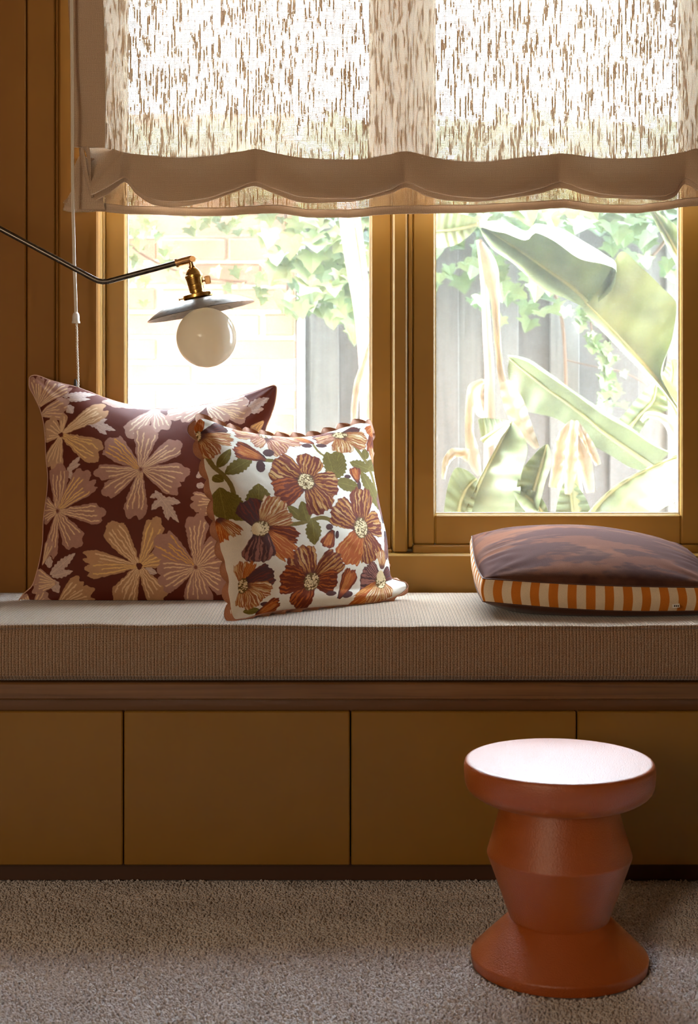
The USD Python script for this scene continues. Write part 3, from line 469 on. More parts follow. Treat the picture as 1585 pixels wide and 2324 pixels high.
# ------------------------------------------------------------------ printed cloth: shapes drawn in flat cloth units, evaluated at the mesh vertices
class Print:
    def __init__(s, U, V, ground):
        s.U, s.V = U, V; s.C = np.tile(np.array(ground, float), (len(U), 1)); s.seed = 0
        s.nz = lambda sc, k: meshkit.fbm(np.c_[U / sc, V / sc, np.full(len(U), k * 7.3)], 3, k) - .5
        s.n1, s.n2 = s.nz(9.0, 1), s.nz(26.0, 2); s.n3 = s.nz(5.0, 3)
        s.C *= (1 + .10 * s.n2)[:, None]
    def put(s, m, a, col):
        a = np.clip(a, 0, 1)[:, None]; s.C[m] = s.C[m] * (1 - a) + np.asarray(col) * a
    def frame(s, c, t, w, pad=1.3):
        c, t = np.array(c, float), np.array(t, float); d = t - c; L = np.hypot(*d); e = d / L
        R = L + w * pad; m = np.where((np.abs(s.U - (c[0] + t[0]) / 2) < R) & (np.abs(s.V - (c[1] + t[1]) / 2) < R))[0]
        x, y = s.U[m] - c[0], s.V[m] - c[1]; s.seed += 1
        return m, (x * e[0] + y * e[1]) / L, -x * e[1] + y * e[0], L
    def bloom(s, c, t, w, base, line, K=5, lw=6.4, tip=.085, edge=None, start=.04):
        """a notched petal with fanning painted strokes"""
        m, u, n, L = s.frame(c, t, w); r = np.random.default_rng(s.seed * 13 + 5); ph = r.uniform(0, 6)
        u = u + s.n1[m] * .05; n = n + s.n2[m] * w * .35
        wid = w * np.clip(.10 + 1.18 * np.clip(u, 0, 1) ** .85, 0, 1.0); q = n / wid
        end = 1 - tip * (.5 + .5 * np.cos(q * 5.0 + ph)) ** 2 - .16 * np.clip(np.abs(q) - .45, 0, 1) ** 1.5 * 2.2
        sd = np.minimum(np.minimum((end - u) * L, wid - np.abs(n)), u * L + 1.0)
        rnd = np.clip(u - .62, 0, 1) / .40; sd = np.minimum(sd, w * (1.05 - np.hypot(rnd * .98, q * .80)))
        a = sm(-1.2, 1.2, sd)
        col = np.asarray(base)[None] * (1 + .28 * s.n2[m] + .12 * s.n3[m])[:, None]
        if edge is not None: col = col * (1 - sm(4.5, 1.0, sd)[:, None]) + np.asarray(edge) * sm(4.5, 1.0, sd)[:, None]
        for k in range(K):
            qk = ((k + .5) / K * 2 - 1) * .86 + r.uniform(-.05, .05); e0 = r.uniform(.66, .90)
            wob = .10 * np.sin(u * r.uniform(5, 9) + r.uniform(0, 6)) * u
            d = np.abs(q - qk - wob) * wid; la = sm(lw * .62 + 1.0, lw * .62 - 1.0, d / np.clip(.45 + 1.1 * u, 0, 1)) * sm(start, start + .04, u) * sm(e0 + .015, e0 - .015, u)
            ll = np.asarray(line) * (1 + .35 * s.n1[m])[:, None]; col = col * (1 - la[:, None] * .92) + ll * la[:, None] * .92
        s.put(m, a, col)
    def streaky(s, c, t, w, dark, light, K=9, mix=.5, tip=.07, fat=.22, inner=None, hi=None):
        """a broad petal painted in ragged radial streaks, darkest at its heart"""
        m, u, n, L = s.frame(c, t, w); r = np.random.default_rng(s.seed * 17 + 3); ph = r.uniform(0, 6); off = r.uniform(0, 50)
        u = u + s.n1[m] * .05; n = n + s.n2[m] * w * .3
        wid = w * np.clip(fat + 1.05 * np.clip(u, 0, 1) ** .8, 0, 1.0); q = n / wid
        rnd = np.clip(u - .55, 0, 1) / .46; sd = np.minimum(np.minimum(wid - np.abs(n), w * (1.0 - np.hypot(rnd, q * .74)) + tip * L * .32 * (np.sin(q * 7 + ph) + .6 * np.sin(q * 17 + off)) * sm(.5, .9, u)), u * L)
        a = sm(-1.2, 1.2, sd)
        g = meshkit.fbm(np.c_[q * K * .55 + off, u * 2.6 + off, np.zeros(len(u))], 3, 4); g2 = meshkit.fbm(np.c_[q * K * .9 + off, u * 1.3, np.ones(len(u)) * 3], 2, 8)
        g3 = .5 + .5 * np.sin(q * K * 1.7 + ph + 3 * (g2 - .5) + 1.2 * np.sin(u * 4))
        k = sm(.45, .58, .72 * g + .28 * g3 + (mix - .5) * .5) * sm(.10, .36, u) * (1 - .55 * sm(.90, 1.0, u))
        lt = np.asarray(light)[None] * (1 + .35 * s.n2[m])[:, None]
        if hi is not None: h = sm(.52, .62, g2) * sm(.3, .6, u); lt = lt * (1 - h[:, None]) + np.asarray(hi) * h[:, None]
        col = np.asarray(dark)[None] * (1 - k[:, None]) + lt * k[:, None]
        ed = sm(5, 1.5, sd) * .55; col = col * (1 - ed[:, None]) + np.asarray(dark) * ed[:, None]
        if inner is not None: h = sm(.34, .10, u + .08 * s.n3[m]) * .9; col = col * (1 - h[:, None]) + np.asarray(inner) * h[:, None]
        s.put(m, a, col)
    def leaf(s, c, t, w, base, vein, teeth=0.0, lines=6, lw=1.4):
        m, u, n, L = s.frame(c, t, w); r = np.random.default_rng(s.seed); uu = np.clip(u, 0, 1)
        wid = w * np.sin(np.pi * uu ** .85) ** .75 * (1 + teeth * np.sin(u * L / 4.2)) + .01; n = n + s.n1[m] * w * .15
        a = sm(-1.2, 1.2, np.minimum(wid - np.abs(n), np.minimum(u, 1 - u) * L + 1))
        col = np.asarray(base)[None] * (1 + .45 * s.n1[m] + .3 * s.n3[m])[:, None]
        v = np.abs(n) / w - u * 1.1; f = np.abs((v * lines * .55) % 1 - .5); va = np.maximum(sm(lw + .8, lw - .8, np.abs(n)), sm(.42, .48, f) * .55)
        col = col * (1 - va[:, None] * .75) + np.asarray(vein) * va[:, None] * .75
        s.put(m, a, col)
    def blob(s, c, rx, ry, col, rough=.12):
        m = np.where((np.abs(s.U - c[0]) < rx * 1.4) & (np.abs(s.V - c[1]) < ry * 1.4))[0]
        d = np.hypot((s.U[m] - c[0]) / rx, (s.V[m] - c[1]) / ry) + s.n1[m] * rough * 2; a = sm(1.03, .97, d); s.put(m, a, np.asarray(col)[None] * (1 + .3 * s.n3[m])[:, None])
    def heart(s, c, rx, ry, light, dark, n=70, half=None):
        s.blob(c, rx * 1.12, ry * 1.12, dark, .2); r = np.random.default_rng(int(c[0]) + 7)
        for _ in range(n):
            t, d = r.uniform(0, 6.283), math.sqrt(r.uniform(0, 1)); p = (c[0] + math.cos(t) * d * rx, c[1] + math.sin(t) * d * ry); sz = r.uniform(3.2, 6.5)
            s.blob(p, sz, sz * r.uniform(.6, 1.1), np.asarray(light) * r.uniform(.75, 1.15), .1)
    def stroke(s, pts, w, col):
        p = catmull(np.c_[np.array(pts, float), np.zeros(len(pts))], 40)[:, :2]; lo, hi = p.min(0) - w * 2, p.max(0) + w * 2
        m = np.where((s.U > lo[0]) & (s.U < hi[0]) & (s.V > lo[1]) & (s.V < hi[1]))[0]; d = np.full(len(m), 1e9); q = np.c_[s.U[m], s.V[m]]
        for a, b in zip(p[:-1], p[1:]):
            e = b - a; t = np.clip(((q - a) @ e) / (e @ e + 1e-9), 0, 1); d = np.minimum(d, np.linalg.norm(q - a - t[:, None] * e, axis=1))
        s.put(m, sm(w + 1.2, w - 1.2, d + s.n1[m] * 5), np.asarray(col)[None] * (1 + .4 * s.n1[m])[:, None])

def coons(top, bot, left, right, u, v):
    """curves (n, k) sampled evenly; u to the right, v downwards"""
    ev = lambda c, t: np.stack([np.interp(t, np.linspace(0, 1, len(c)), c[:, i]) for i in range(c.shape[1])], -1)
    T, B, L, Rr = ev(top, u), ev(bot, u), ev(left, v), ev(right, v); a, b = u[..., None], v[..., None]
    return (1 - b) * T + b * B + (1 - a) * L + a * Rr - ((1 - a) * (1 - b) * top[0] + a * (1 - b) * top[-1] + (1 - a) * b * bot[0] + a * b * bot[-1])
def smooth_curve(pts, n=160):
    c = catmull(np.asarray(pts, float), n); return c
def pillow(edges_px, depth, units, n, tf, tb, ex=.55, seed=0, pinch=.35):
    """edges_px: dict of top, bottom, left, right (frame pixels); depth(u, v) = distance of the seam; returns front grid, back grid, cloth coordinates and the seam loop"""
    E = {k: smooth_curve(v) for k, v in edges_px.items()}; m = 160; t = np.linspace(0, 1, m); on, ze = np.ones(m), np.zeros(m)
    uvE = {'top': (t, ze), 'bottom': (t, on), 'left': (ze, t), 'right': (on, t)}
    W = {k: PG(E[k][:, 0], E[k][:, 1], depth(*uvE[k])) for k in E}
    for a, ia, b, ib in (('top', 0, 'left', 0), ('top', -1, 'right', 0), ('bottom', 0, 'left', -1), ('bottom', -1, 'right', -1)): W[b][ib] = W[a][ia]; E[b][ib] = E[a][ia]
    g = (1 - np.cos(np.linspace(0, np.pi, n))) / 2; g = .72 * np.linspace(0, 1, n) + .28 * g; u, v = np.meshgrid(g, g)
    mid = coons(W['top'], W['bottom'], W['left'], W['right'], u, v)
    du, dv = np.gradient(mid, axis=1), np.gradient(mid, axis=0); nrm = np.cross(dv, du); nrm = nrm.mean((0, 1)); nrm /= np.linalg.norm(nrm)
    if nrm[1] > 0: nrm = -nrm                                     # towards the room
    f = (np.sin(np.pi * u) * np.sin(np.pi * v)); f = np.clip(f, 0, 1) ** ex
    cu, cv = np.minimum(u, 1 - u), np.minimum(v, 1 - v); cr = np.exp(-((cu / .16) ** 2 + (cv / .16) ** 2)); an = np.arctan2(cv + 1e-6, cu + 1e-6)
    cre = np.sin(an * 11 + 2.0 * np.sin(u * 5 + seed)) * cr * np.hypot(cu, cv) * pinch
    wr = (meshkit.fbm(np.stack([u * 3.2, v * 3.2, u * 0 + seed], -1), 3, seed) - .5) * .16 + (meshkit.fbm(np.stack([u * 9, v * 9, u * 0 + seed], -1), 3, seed + 1) - .5) * .05
    h = f * (1 + wr) + cre * .35
    front = mid + nrm * (tf * h)[..., None]; back = mid - nrm * (tb * f)[..., None]
    for gg_ in (front, back): gg_[..., 2] = np.maximum(gg_[..., 2], zs + .0035)
    flat = coons(*[np.c_[units(E[k])] for k in ('top', 'bottom', 'left', 'right')], u, v)
    return front, back, mid, flat, f, nrm, W
def seam_loop(W): return np.vstack([W['top'], W['right'][1:], W['bottom'][::-1][1:], W['left'][::-1][1:]])

# ------------------------------------------------------------------ burgundy cushion with pink flowers
zA = lambda p: (np.asarray(p, float) - [30, 830]) * 2.598
A_edges = dict(top=[(67, 858), (71, 853.5), (80, 852), (92, 855), (107, 861), (145, 872), (170, 878), (203, 890), (242, 905), (284, 917), (338, 927), (376, 929), (415, 926), (473, 917), (511, 909), (569, 892), (607, 879), (622, 874.5), (628, 879)],
    right=[(628, 879), (625, 907), (615, 942), (603, 972), (597, 1010), (594, 1060), (594, 1130), (598, 1220), (606, 1290), (622, 1340), (640, 1368)],
    left=[(67, 858), (66.5, 872), (80, 903), (92, 930), (99, 957), (103, 992), (105, 1038), (109, 1084), (108, 1110), (103, 1149), (99, 1184), (98, 1222), (93, 1261), (84, 1299), (73, 1330), (54, 1348), (43, 1362)],
    bottom=[(43, 1362), (57, 1371), (88, 1372), (145, 1372), (261, 1371), (415, 1370), (511, 1370), (600, 1371), (640, 1368)])
nA = 560
fr_, bk_, md_, fl_, f_, nr_, W_ = pillow(A_edges, lambda u, v: 3.425 - .135 * v, zA, nA, .075, .045, .55, 3)
fl2 = fl_ + f_[..., None] * np.array([10, -10.0])
pr_ = Print(fl2[..., 0].ravel(), fl2[..., 1].ravel(), (.110, .019, .009))
PK, PK2, GD, CR = (.41, .225, .18), (.48, .29, .235), (.50, .285, .15), (.54, .34, .22)
LN, LG, LO = (.80, .58, .36), (.82, .55, .22), (.75, .42, .12); LV, LVV = (.56, .42, .38), (.78, .64, .54)
# little leaves lie under the flowers
for a, b, w in (((300, 60), (275, 175), 20), ((300, 150), (330, 205), 22), ((320, 190), (490, 176), 20), ((325, 215), (465, 210), 16), ((335, 250), (370, 300), 26), ((440, 345), (628, 408), 24), ((500, 360), (575, 338), 16), ((520, 390), (578, 432), 15), ((335, 660), (425, 558), 19), ((345, 630), (425, 605), 15), ((335, 640), (385, 692), 20),
        ((870, 770), (1005, 952), 27), ((905, 820), (848, 880), 20), ((915, 820), (1015, 838), 22), ((930, 860), (945, 940), 18), ((890, 790), (840, 810), 14), ((230, 1240), (390, 1120), 28), ((240, 1250), (372, 1222), 22), ((230, 1200), (215, 1120), 24), ((240, 1270), (280, 1345), 30),
        ((1390, 260), (1512, 195), 28), ((1390, 280), (1482, 262), 22), ((1380, 250), (1370, 190), 20), ((1105, 690), (1160, 640), 18), ((1105, 740), (1150, 730), 18), ((800, 1215), (870, 1240), 20)):
    pr_.leaf(a, b, w, LV, LVV, .12, 5)
def flower(c, petals, base=PK, line=LN, heart=(.20, .07, .05), hr=9):
    for p in petals:
        t, w = p[0], p[1]; b = p[2] if len(p) > 2 else base; l_ = p[3] if len(p) > 3 else line; K = p[4] if len(p) > 4 else max(3, int(w / 14.5)); pr_.bloom(c, t, w, b, l_, K)
    if hr: pr_.blob(c, hr, hr, heart, .5)
flower((150, 250), [((100, 70), 42), ((160, 62), 30), ((255, 75), 38), ((345, 125), 34)], PK, LN, hr=0)
flower((160, 290), [((345, 225), 42, PK2), ((330, 300), 40, PK2)], PK2, LN, hr=0)
flower((300, 425), [((265, 655), 44, CR), ((205, 600), 40, CR), ((185, 420), 40, CR), ((205, 330), 52, CR), ((318, 300), 26, CR), ((568, 262), 56, GD, LN, 6), ((548, 560), 76, GD, LG, 5)], CR, LN, (.110, .019, .009), 14)
flower((845, 262), [((535, 212), 34, PK2), ((705, 455), 66, PK2), ((905, 412), 62, PK2)], PK2, (.80, .64, .48), hr=0)
flower((1150, 240), [((905, 318), 44, PK2), ((1000, 340), 40, PK2), ((1405, 305), 66, PK2, LN, 7), ((1255, 370), 60, PK2), ((1390, 210), 40, PK2)], PK2, (.82, .68, .52), hr=0)
flower((1480, 330), [((1420, 400), 30, GD, LG, 3)], GD, LG, hr=0)
flower((785, 645), [((505, 660), 46), ((560, 790), 52), ((575, 470), 74, PK, LO, 5), ((815, 375), 70), ((1015, 480), 58), ((1068, 668), 56), ((1010, 775), 50), ((750, 935), 68)], PK, LN)
flower((280, 872), [((180, 790), 30), ((175, 850), 34), ((178, 920), 34), ((290, 595), 66), ((470, 640), 58, PK, LG), ((525, 715), 40, PK, LG), ((582, 905), 60), ((410, 1090), 72), ((225, 1150), 46)], PK, LN)
flower((180, 1180), [((240, 1030), 30)], PK2, LN, hr=0)
flower((770, 1200), [((595, 955), 74, GD, LN), ((435, 1135), 42, GD, LN, 3), ((445, 1225), 46, GD, LG, 3), ((635, 1415), 76, GD, LN), ((885, 1400), 66, GD, LN), ((890, 920), 56, GD, LG), ((950, 1130), 60, GD, LG)], GD, LN, (.110, .019, .009), 18)
flower((1095, 1205), [((865, 1040), 84, PK, LO), ((870, 1215), 52), ((880, 1310), 60), ((1110, 895), 66), ((1250, 1040), 60), ((1290, 1200), 56), ((1270, 1320), 62), ((1060, 1410), 52), ((1140, 1420), 56)], PK, LN)
flower((1260, 830), [((1075, 800), 34), ((1070, 860), 36), ((1120, 900), 26)], (.44, .25, .19), LN, hr=0)
flower((270, 1290), [((120, 1215), 34, PK2), ((112, 1275), 32, PK2), ((115, 1335), 32, PK2)], PK2, LN, hr=0)
flower((110, 1440), [((30, 1370), 26), ((60, 1345), 22), ((200, 1330), 36), ((240, 1390), 30)], PK2, LN, hr=0)
flower((260, 1420), [((420, 1265), 46, GD, LN), ((495, 1320), 34, GD, LN), ((495, 1395), 30, GD, LN)], GD, LN, hr=0)
A = thing('square_cushion', 'large burgundy cushion printed with pink and gold flowers, leaning by the wall', 'cushion', tuple(P(340, 1366, 3.29)))
obj('front_panel', (fr_.reshape(-1, 3), grid_faces(nA, nA)), M['sateen'], A, smooth=True, color=pr_.C, label='front printed with loose pink flowers on burgundy')
q4 = slice(None, None, 7); bk4 = bk_[q4, q4]
if (nA - 1) % 7: bk4 = np.concatenate([bk4, bk_[-1:, q4]], 0); bk4 = np.concatenate([bk4, np.concatenate([bk_[q4, -1:], bk_[-1:, -1:]], 0)], 1)
obj('back_panel', (bk4.reshape(-1, 3), grid_faces(bk4.shape[0], bk4.shape[1], True)), plain_cloth('burgundy_back', (.110, .019, .009)), A, smooth=True)
obj('piping', tube(seam_loop(W_) , .0017, 7), M['piping'], A, smooth=True)

# ------------------------------------------------------------------ cream cushion with rust flowers
zB = lambda p: (np.asarray(p, float) - [400, 920]) * 2.935
B_edges = dict(top=[(441, 957), (446, 952), (456, 950), (470, 952), (499, 964), (536, 976), (577, 984), (618, 990), (662, 993), (700, 991), (741, 982), (775, 972), (809, 962), (828, 959.5), (840, 964), (843, 970)],
    right=[(843, 970), (845, 1000), (844.5, 1040), (843.5, 1063), (853, 1131), (863, 1179), (874, 1227), (880, 1278), (887, 1312), (905, 1318), (920, 1322), (926, 1333)],
    left=[(441, 957), (440, 975), (446, 1003), (458, 1039), (471, 1090), (480, 1131), (485, 1179), (495, 1227), (508, 1278), (516, 1312), (517, 1340), (519, 1370), (524, 1400), (531, 1410)],
    bottom=[(531, 1410), (553, 1406), (591, 1395), (638, 1386), (707, 1380), (775, 1375), (843, 1369), (884, 1360), (908, 1350), (926, 1333)])
nB = 520
fr_, bk_, md_, fl_, f_, nr_, W_ = pillow(B_edges, lambda u, v: 3.005 + .305 * u + .085 * (1 - v), zB, nB, .062, .055, .5, 11)
fl2 = fl_ + f_[..., None] * np.array([14, -6.0])
pr_ = Print(fl2[..., 0].ravel(), fl2[..., 1].ravel(), (.74, .68, .58))
RU, ORG, GLD, HI = (.150, .024, .008), (.38, .085, .012), (.42, .165, .034), (.54, .31, .12); PL, PL2, INK = (.085, .032, .030), (.30, .12, .09), (.050, .022, .022)
OL, OLV, OLD = (.150, .108, .014), (.29, .235, .04), (.20, .14, .03); CRM, CRD = (.72, .56, .32), (.14, .075, .02)
def rust(c, petals, rx=44, ry=46):
    for p in petals:
        t, w = p[0], p[1]; kind = p[2] if len(p) > 2 else 'r'
        d, l_, i, hi, mx = dict(r=(RU, GLD, INK, HI, .50), o=(ORG, (.55, .22, .05), RU, None, .45), d=(RU, ORG, INK, None, .42), p=(PL, (.16, .035, .025), INK, None, .40), q=(PL, PL2, INK, None, .55), s=((.33, .10, .030), HI, PL, (.74, .58, .38), .58), k=((.30, .10, .06), (.62, .36, .24), PL, HI, .55))[kind]
        pr_.streaky(c, t, w, d, l_, 13, mx - .04, inner=i, hi=hi)
    if rx: pr_.heart(c, rx, ry, CRM, CRD, int(rx * ry / 20))
# stems and leaves
pr_.stroke([(185, 330), (225, 420), (275, 480), (320, 560), (335, 620), (345, 700)], 12, OLD); pr_.stroke([(640, 832), (720, 825), (800, 805), (860, 790), (945, 822)], 13, OLD)
pr_.stroke([(1140, 280), (1190, 350), (1240, 425), (1270, 500), (1285, 570)], 12, OLD); pr_.stroke([(870, 285), (900, 345), (945, 372)], 7, OLD); pr_.stroke([(505, 395), (570, 400)], 12, OL)
for a, b, w, te in (((245, 430), (318, 312), 32, 0), ((285, 475), (455, 375), 46, .08), ((225, 480), (280, 525), 26, 0), ((250, 590), (385, 795), 70, .05), ((260, 560), (300, 800), 50, 0), ((470, 740), (470, 555), 72, .06), ((950, 525), (1040, 325), 76, .08), ((965, 470), (945, 335), 50, .06), ((980, 545), (1160, 580), 46, .05), ((1250, 450), (1095, 405), 40, .08),
        ((1222, 378), (1222, 303), 30, 0), ((1240, 440), (1305, 385), 44, .05), ((1172, 465), (1330, 730), 46, .08), ((748, 808), (640, 705), 30, .03), ((770, 815), (735, 680), 44, .03), ((800, 800), (825, 965), 50, .08), ((1285, 560), (1330, 720), 20, 0), ((430, 1380), (540, 1370), 22, 0), ((1315, 560), (1340, 680), 14, 0)):
    pr_.leaf(a, b, w, OL, OLV, te, 9, 1.2)
rust((138, 212), [((145, 92), 34, 'o'), ((312, 158), 56, 'p'), ((338, 250), 46, 's'), ((235, 352), 56, 's')], 14, 30)
rust((575, 215), [((362, 182), 56, 'k'), ((470, 285), 48, 'k'), ((655, 350), 76, 'k'), ((790, 270), 44, 'k'), ((720, 210), 30, 'k')], 44, 18)
rust((1062, 212), [((885, 215), 46, 'q'), ((900, 262), 36, 'k'), ((1205, 175), 34, 'p'), ((1060, 340), 76, 's'), ((1240, 265), 66, 's')], 46, 20)
rust((1330, 130), [((1270, 330), 46, 'd'), ((1260, 200), 40, 'o')], 0); rust((1300, 425), [((1275, 290), 28, 's')], 0)
rust((772, 548), [((572, 420), 108, 'r'), ((835, 362), 88, 'r'), ((990, 570), 92, 'r'), ((888, 752), 96, 'r'), ((572, 640), 98, 'd')], 50, 50)
rust((1147, 848), [((945, 715), 104, 'r'), ((1165, 580), 88, 'r'), ((1312, 800), 88, 'r'), ((1255, 1062), 96, 'r'), ((1030, 1075), 96, 'o')], 46, 62)
rust((830, 1198), [((720, 985), 96, 'r'), ((995, 1035), 86, 'r'), ((1000, 1200), 76, 'd'), ((775, 1350), 84, 'd'), ((628, 1180), 92, 'd')], 46, 50)
rust((487, 850), [((395, 665), 78, 'p'), ((585, 655), 78, 's'), ((668, 770), 56, 's'), ((715, 920), 60, 'd'), ((690, 1035), 64, 'o'), ((488, 1066), 96, 'q')], 48, 46)
pr_.blob((462, 850), 28, 38, CRM, .2)
rust((412, 1215), [((395, 1060), 40, 's'), ((455, 1065), 30, 'o'), ((580, 1130), 76, 'p'), ((582, 1255), 54, 's'), ((510, 1345), 66, 's'), ((430, 1350), 46, 's')], 24, 44)
rust((1325, 1180), [((1165, 1185), 88, 'q'), ((1215, 1085), 44, 'q'), ((1410, 1110), 50, 'p'), ((1160, 1330), 52, 'o'), ((1290, 1330), 66, 's'), ((1400, 1290), 50, 's')], 38, 46)
pr_.blob((1318, 1150), 30, 34, CRM, .2)
rust((1328, 1105), [((1322, 985), 44, 's')], 0); rust((1355, 850), [((1400, 1040), 44, 'q')], 0); rust((1345, 800), [((1315, 610), 30, 'q')], 0); rust((262, 760), [((300, 910), 30, 'o'), ((370, 880), 34, 's')], 0)
def bud(b, t, w, sep=(), kind='d'):
    for c, rx, ry in sep: pr_.blob(c, rx, ry, PL, .15)
    rust(b, [(t, w, kind), (((t[0] * .92 + b[0] * .08), (t[1] * .92 + b[1] * .08)), w * .55, 'o')], 0)
bud((530, 395), (345, 300), 58, [((555, 345), 36, 26), ((492, 440), 28, 40)]); bud((1140, 545), (1125, 440), 42, [((1070, 505), 24, 13), ((1150, 560), 14, 30)]); bud((940, 870), (895, 980), 48, [((915, 850), 24, 20), ((970, 900), 13, 26)])
bud((1045, 1300), (1092, 1120), 58, [((980, 1270), 34, 15), ((1092, 1274), 38, 20)]); bud((520, 1400), (650, 1320), 46, [((560, 1335), 30, 14)]); bud((878, 275), (760, 215), 30, [((825, 290), 34, 16), ((920, 290), 36, 14)], 'k')
B = thing('square_cushion', 'cream cushion printed with rust flowers, edged with wavy brown braid', 'cushion', tuple(P(690, 1384, 3.13)))
obj('front_panel', (fr_.reshape(-1, 3), grid_faces(nB, nB)), M['print'], B, smooth=True, color=pr_.C, label='front printed with rust flowers and olive leaves on cream')
# the back is cut from the same cloth: the print runs over it mirrored
st_ = 3; bq = bk_[::st_, ::st_]; nb_ = bq.shape[0]; colb = pr_.C.reshape(nB, nB, 3)[::st_, ::st_][:, ::-1]
obj('back_panel', (np.concatenate([bq, bk_[::st_, -1:]], 1).reshape(-1, 3), grid_faces(nb_, nb_ + 1, True)), M['print'], B, smooth=True, color=np.concatenate([colb, colb[:, -1:]], 1).reshape(-1, 3))
lp = seam_loop(W_); cen = lp.mean(0); dl = np.r_[0, np.cumsum(np.linalg.norm(np.diff(lp, axis=0), axis=1))]; ns = 900; sdist = np.linspace(0, dl[-1], ns)
line = np.stack([np.interp(sdist, dl, lp[:, i]) for i in range(3)], -1)
from scipy.ndimage import gaussian_filter1d
line = gaussian_filter1d(line, 2.0, axis=0, mode='wrap'); tg = np.gradient(gaussian_filter1d(line, 6.0, axis=0, mode='wrap'), axis=0); tg /= np.linalg.norm(tg, axis=1, keepdims=True)
outw = np.cross(tg, nr_); outw *= np.sign(((line - cen) * outw).sum(1))[:, None]; outw = gaussian_filter1d(outw, 8.0, axis=0, mode='wrap'); outw /= np.linalg.norm(outw, axis=1, keepdims=True)
lam = .0420; ph = np.pi * sdist / lam; wv = np.abs(np.sin(ph)) ** .75
lens = [np.linalg.norm(np.diff(W_[k_], axis=0), axis=1).sum() for k_ in ('top', 'right', 'bottom')]; b1, b2, b3 = np.cumsum(lens)
onleft = (sm(b3 - .02, b3 + .03, sdist) * sm(dl[-1], dl[-1] - .05, sdist))[:, None]               # along the near side the braid turns to face the room
under = (sm(b1 - .01, b1 + .05, sdist) * sm(b3 + .01, b3 - .03, sdist))[:, None]                  # at the far side and below it tucks behind
side = outw * (1 - .35 * onleft - .6 * under) - nr_ * onleft * .55 - nr_ * under * .9; side /= np.linalg.norm(side, axis=1, keepdims=True)
wd = (.0050 + .0115 * wv)[:, None]; prof_ = np.linspace(0, 1, 7)[None, :, None]; face_ = np.cross(tg, side)
gg = line[:, None] - side[:, None] * .004 + side[:, None] * wd[:, None] * prof_ + face_[:, None] * (.0050 * np.sin(ph * 2 + 1.2)[:, None, None] * prof_)
gg = np.concatenate([gg, gg[:1]], 0)
obj('scalloped_trim', sheet(gg, np.concatenate([face_, face_[:1]], 0)[:, None, :], .0018), M['ricrac'], B, smooth=50, label='wavy brown braid around the edge')

# ------------------------------------------------------------------ box cushion with striped sides
C_ = thing('box_cushion', 'low box cushion, rust and purple on top, orange and cream striped sides', 'cushion', tuple(P(1360, 1400, 3.2)))
FL, FR, BR, BL = P(1098, 1313, 3.055), P(1632, 1333, 3.055), P(1558, 1245, 3.40), P(1072, 1216, 3.40)
nC = 220; g = np.linspace(0, 1, nC); u, v = np.meshgrid(g, g)             # v: back -> front
def cedge(a, b, bow, n=120):
    t = np.linspace(0, 1, n)[:, None]; return a + (b - a) * t + np.array(bow) * np.sin(np.pi * t)
tops = dict(t=cedge(BL, BR, (0, .028, .004)), b=cedge(FL, FR, (0, -.020, -.002)), l=cedge(BL, FL, (-.004, 0, -.012)), r=cedge(BR, FR, (.010, 0, -.012)))
mid = coons(tops['t'], tops['b'], tops['l'], tops['r'], u, v); f = np.clip(np.sin(np.pi * u) * np.sin(np.pi * v), 0, 1) ** .46
cu, cv = np.minimum(u, 1 - u), np.minimum(v, 1 - v); cr = np.exp(-((cu / .2) ** 2 + (cv / .2) ** 2)); an = np.arctan2(cv + 1e-6, cu + 1e-6)
wr = (meshkit.fbm(np.stack([u * 2.5, v * 2, u * 0], -1), 2, 31) - .5) * .10 + np.sin(an * 13) * cr * np.hypot(cu, cv) * .5
# gathers along the side seams
wr = wr + .05 * np.sin(v * 46 + 3 * np.sin(v * 9)) * np.exp(-(cu / .12) ** 2) * sm(0, .06, cu) - .02
topg = mid + np.array([0, 0, 1.0]) * (.074 * f * (1 + wr))[..., None]
nz1 = meshkit.fbm(np.stack([u * 2.2 + 2, v * 8, u * 0], -1), 4, 41); nz2 = meshkit.fbm(np.stack([u * 24 + v * 6, v * 60, u * 0], -1), 3, 42) - .5; fe = meshkit.fbm(np.stack([u * 3.0 + v * 2, v * 7.0 - u * 1.5, u * 0 + 4], -1), 4, 44)
kk = .38 * sm(.55, .63, fe + .22 * nz2 + .10 * (nz1 - .5)); k2 = sm(.44, .62, nz1 + .25 * nz2)
colC = (np.array([.060, .026, .021])[None, None] * (1 - k2[..., None]) + np.array([.098, .044, .029]) * k2[..., None]) * (1 - kk[..., None]) + np.array([.17, .060, .026]) * (.8 + .5 * nz1[..., None]) * kk[..., None]
obj('top_panel', (topg.reshape(-1, 3), grid_faces(nC, nC)), cloth('brushed_linen', .9, 0.0, .3, 1000.0, .05), C_, smooth=True, color=colC.reshape(-1, 3), label='top panel in brushed rust and purple')
loopT = np.vstack([tops['t'], tops['r'][1:], tops['b'][::-1][1:], tops['l'][::-1][1:]]); dlC = np.r_[0, np.cumsum(np.linalg.norm(np.diff(loopT, axis=0), axis=1))]
ns = 1800; sd_ = np.linspace(0, dlC[-1], ns); lt_ = np.stack([np.interp(sd_, dlC, loopT[:, i]) for i in range(3)], -1); cenC = lt_.mean(0)
hh = .0465 - .004 * (lt_[:, 1] > 3.3); down = lt_ - np.array([0, 0, 1.0]) * hh[:, None]; frontm = sm(3.12, 3.06, lt_[:, 1]); down[:, 2] -= .004 * np.sin((lt_[:, 0] - FL[0]) / (FR[0] - FL[0]) * np.pi).clip(0, 1) * frontm
ow = lt_ - cenC; ow[:, 2] = 0; ow /= np.linalg.norm(ow, axis=1, keepdims=True); pv = np.linspace(0, 1, 9)
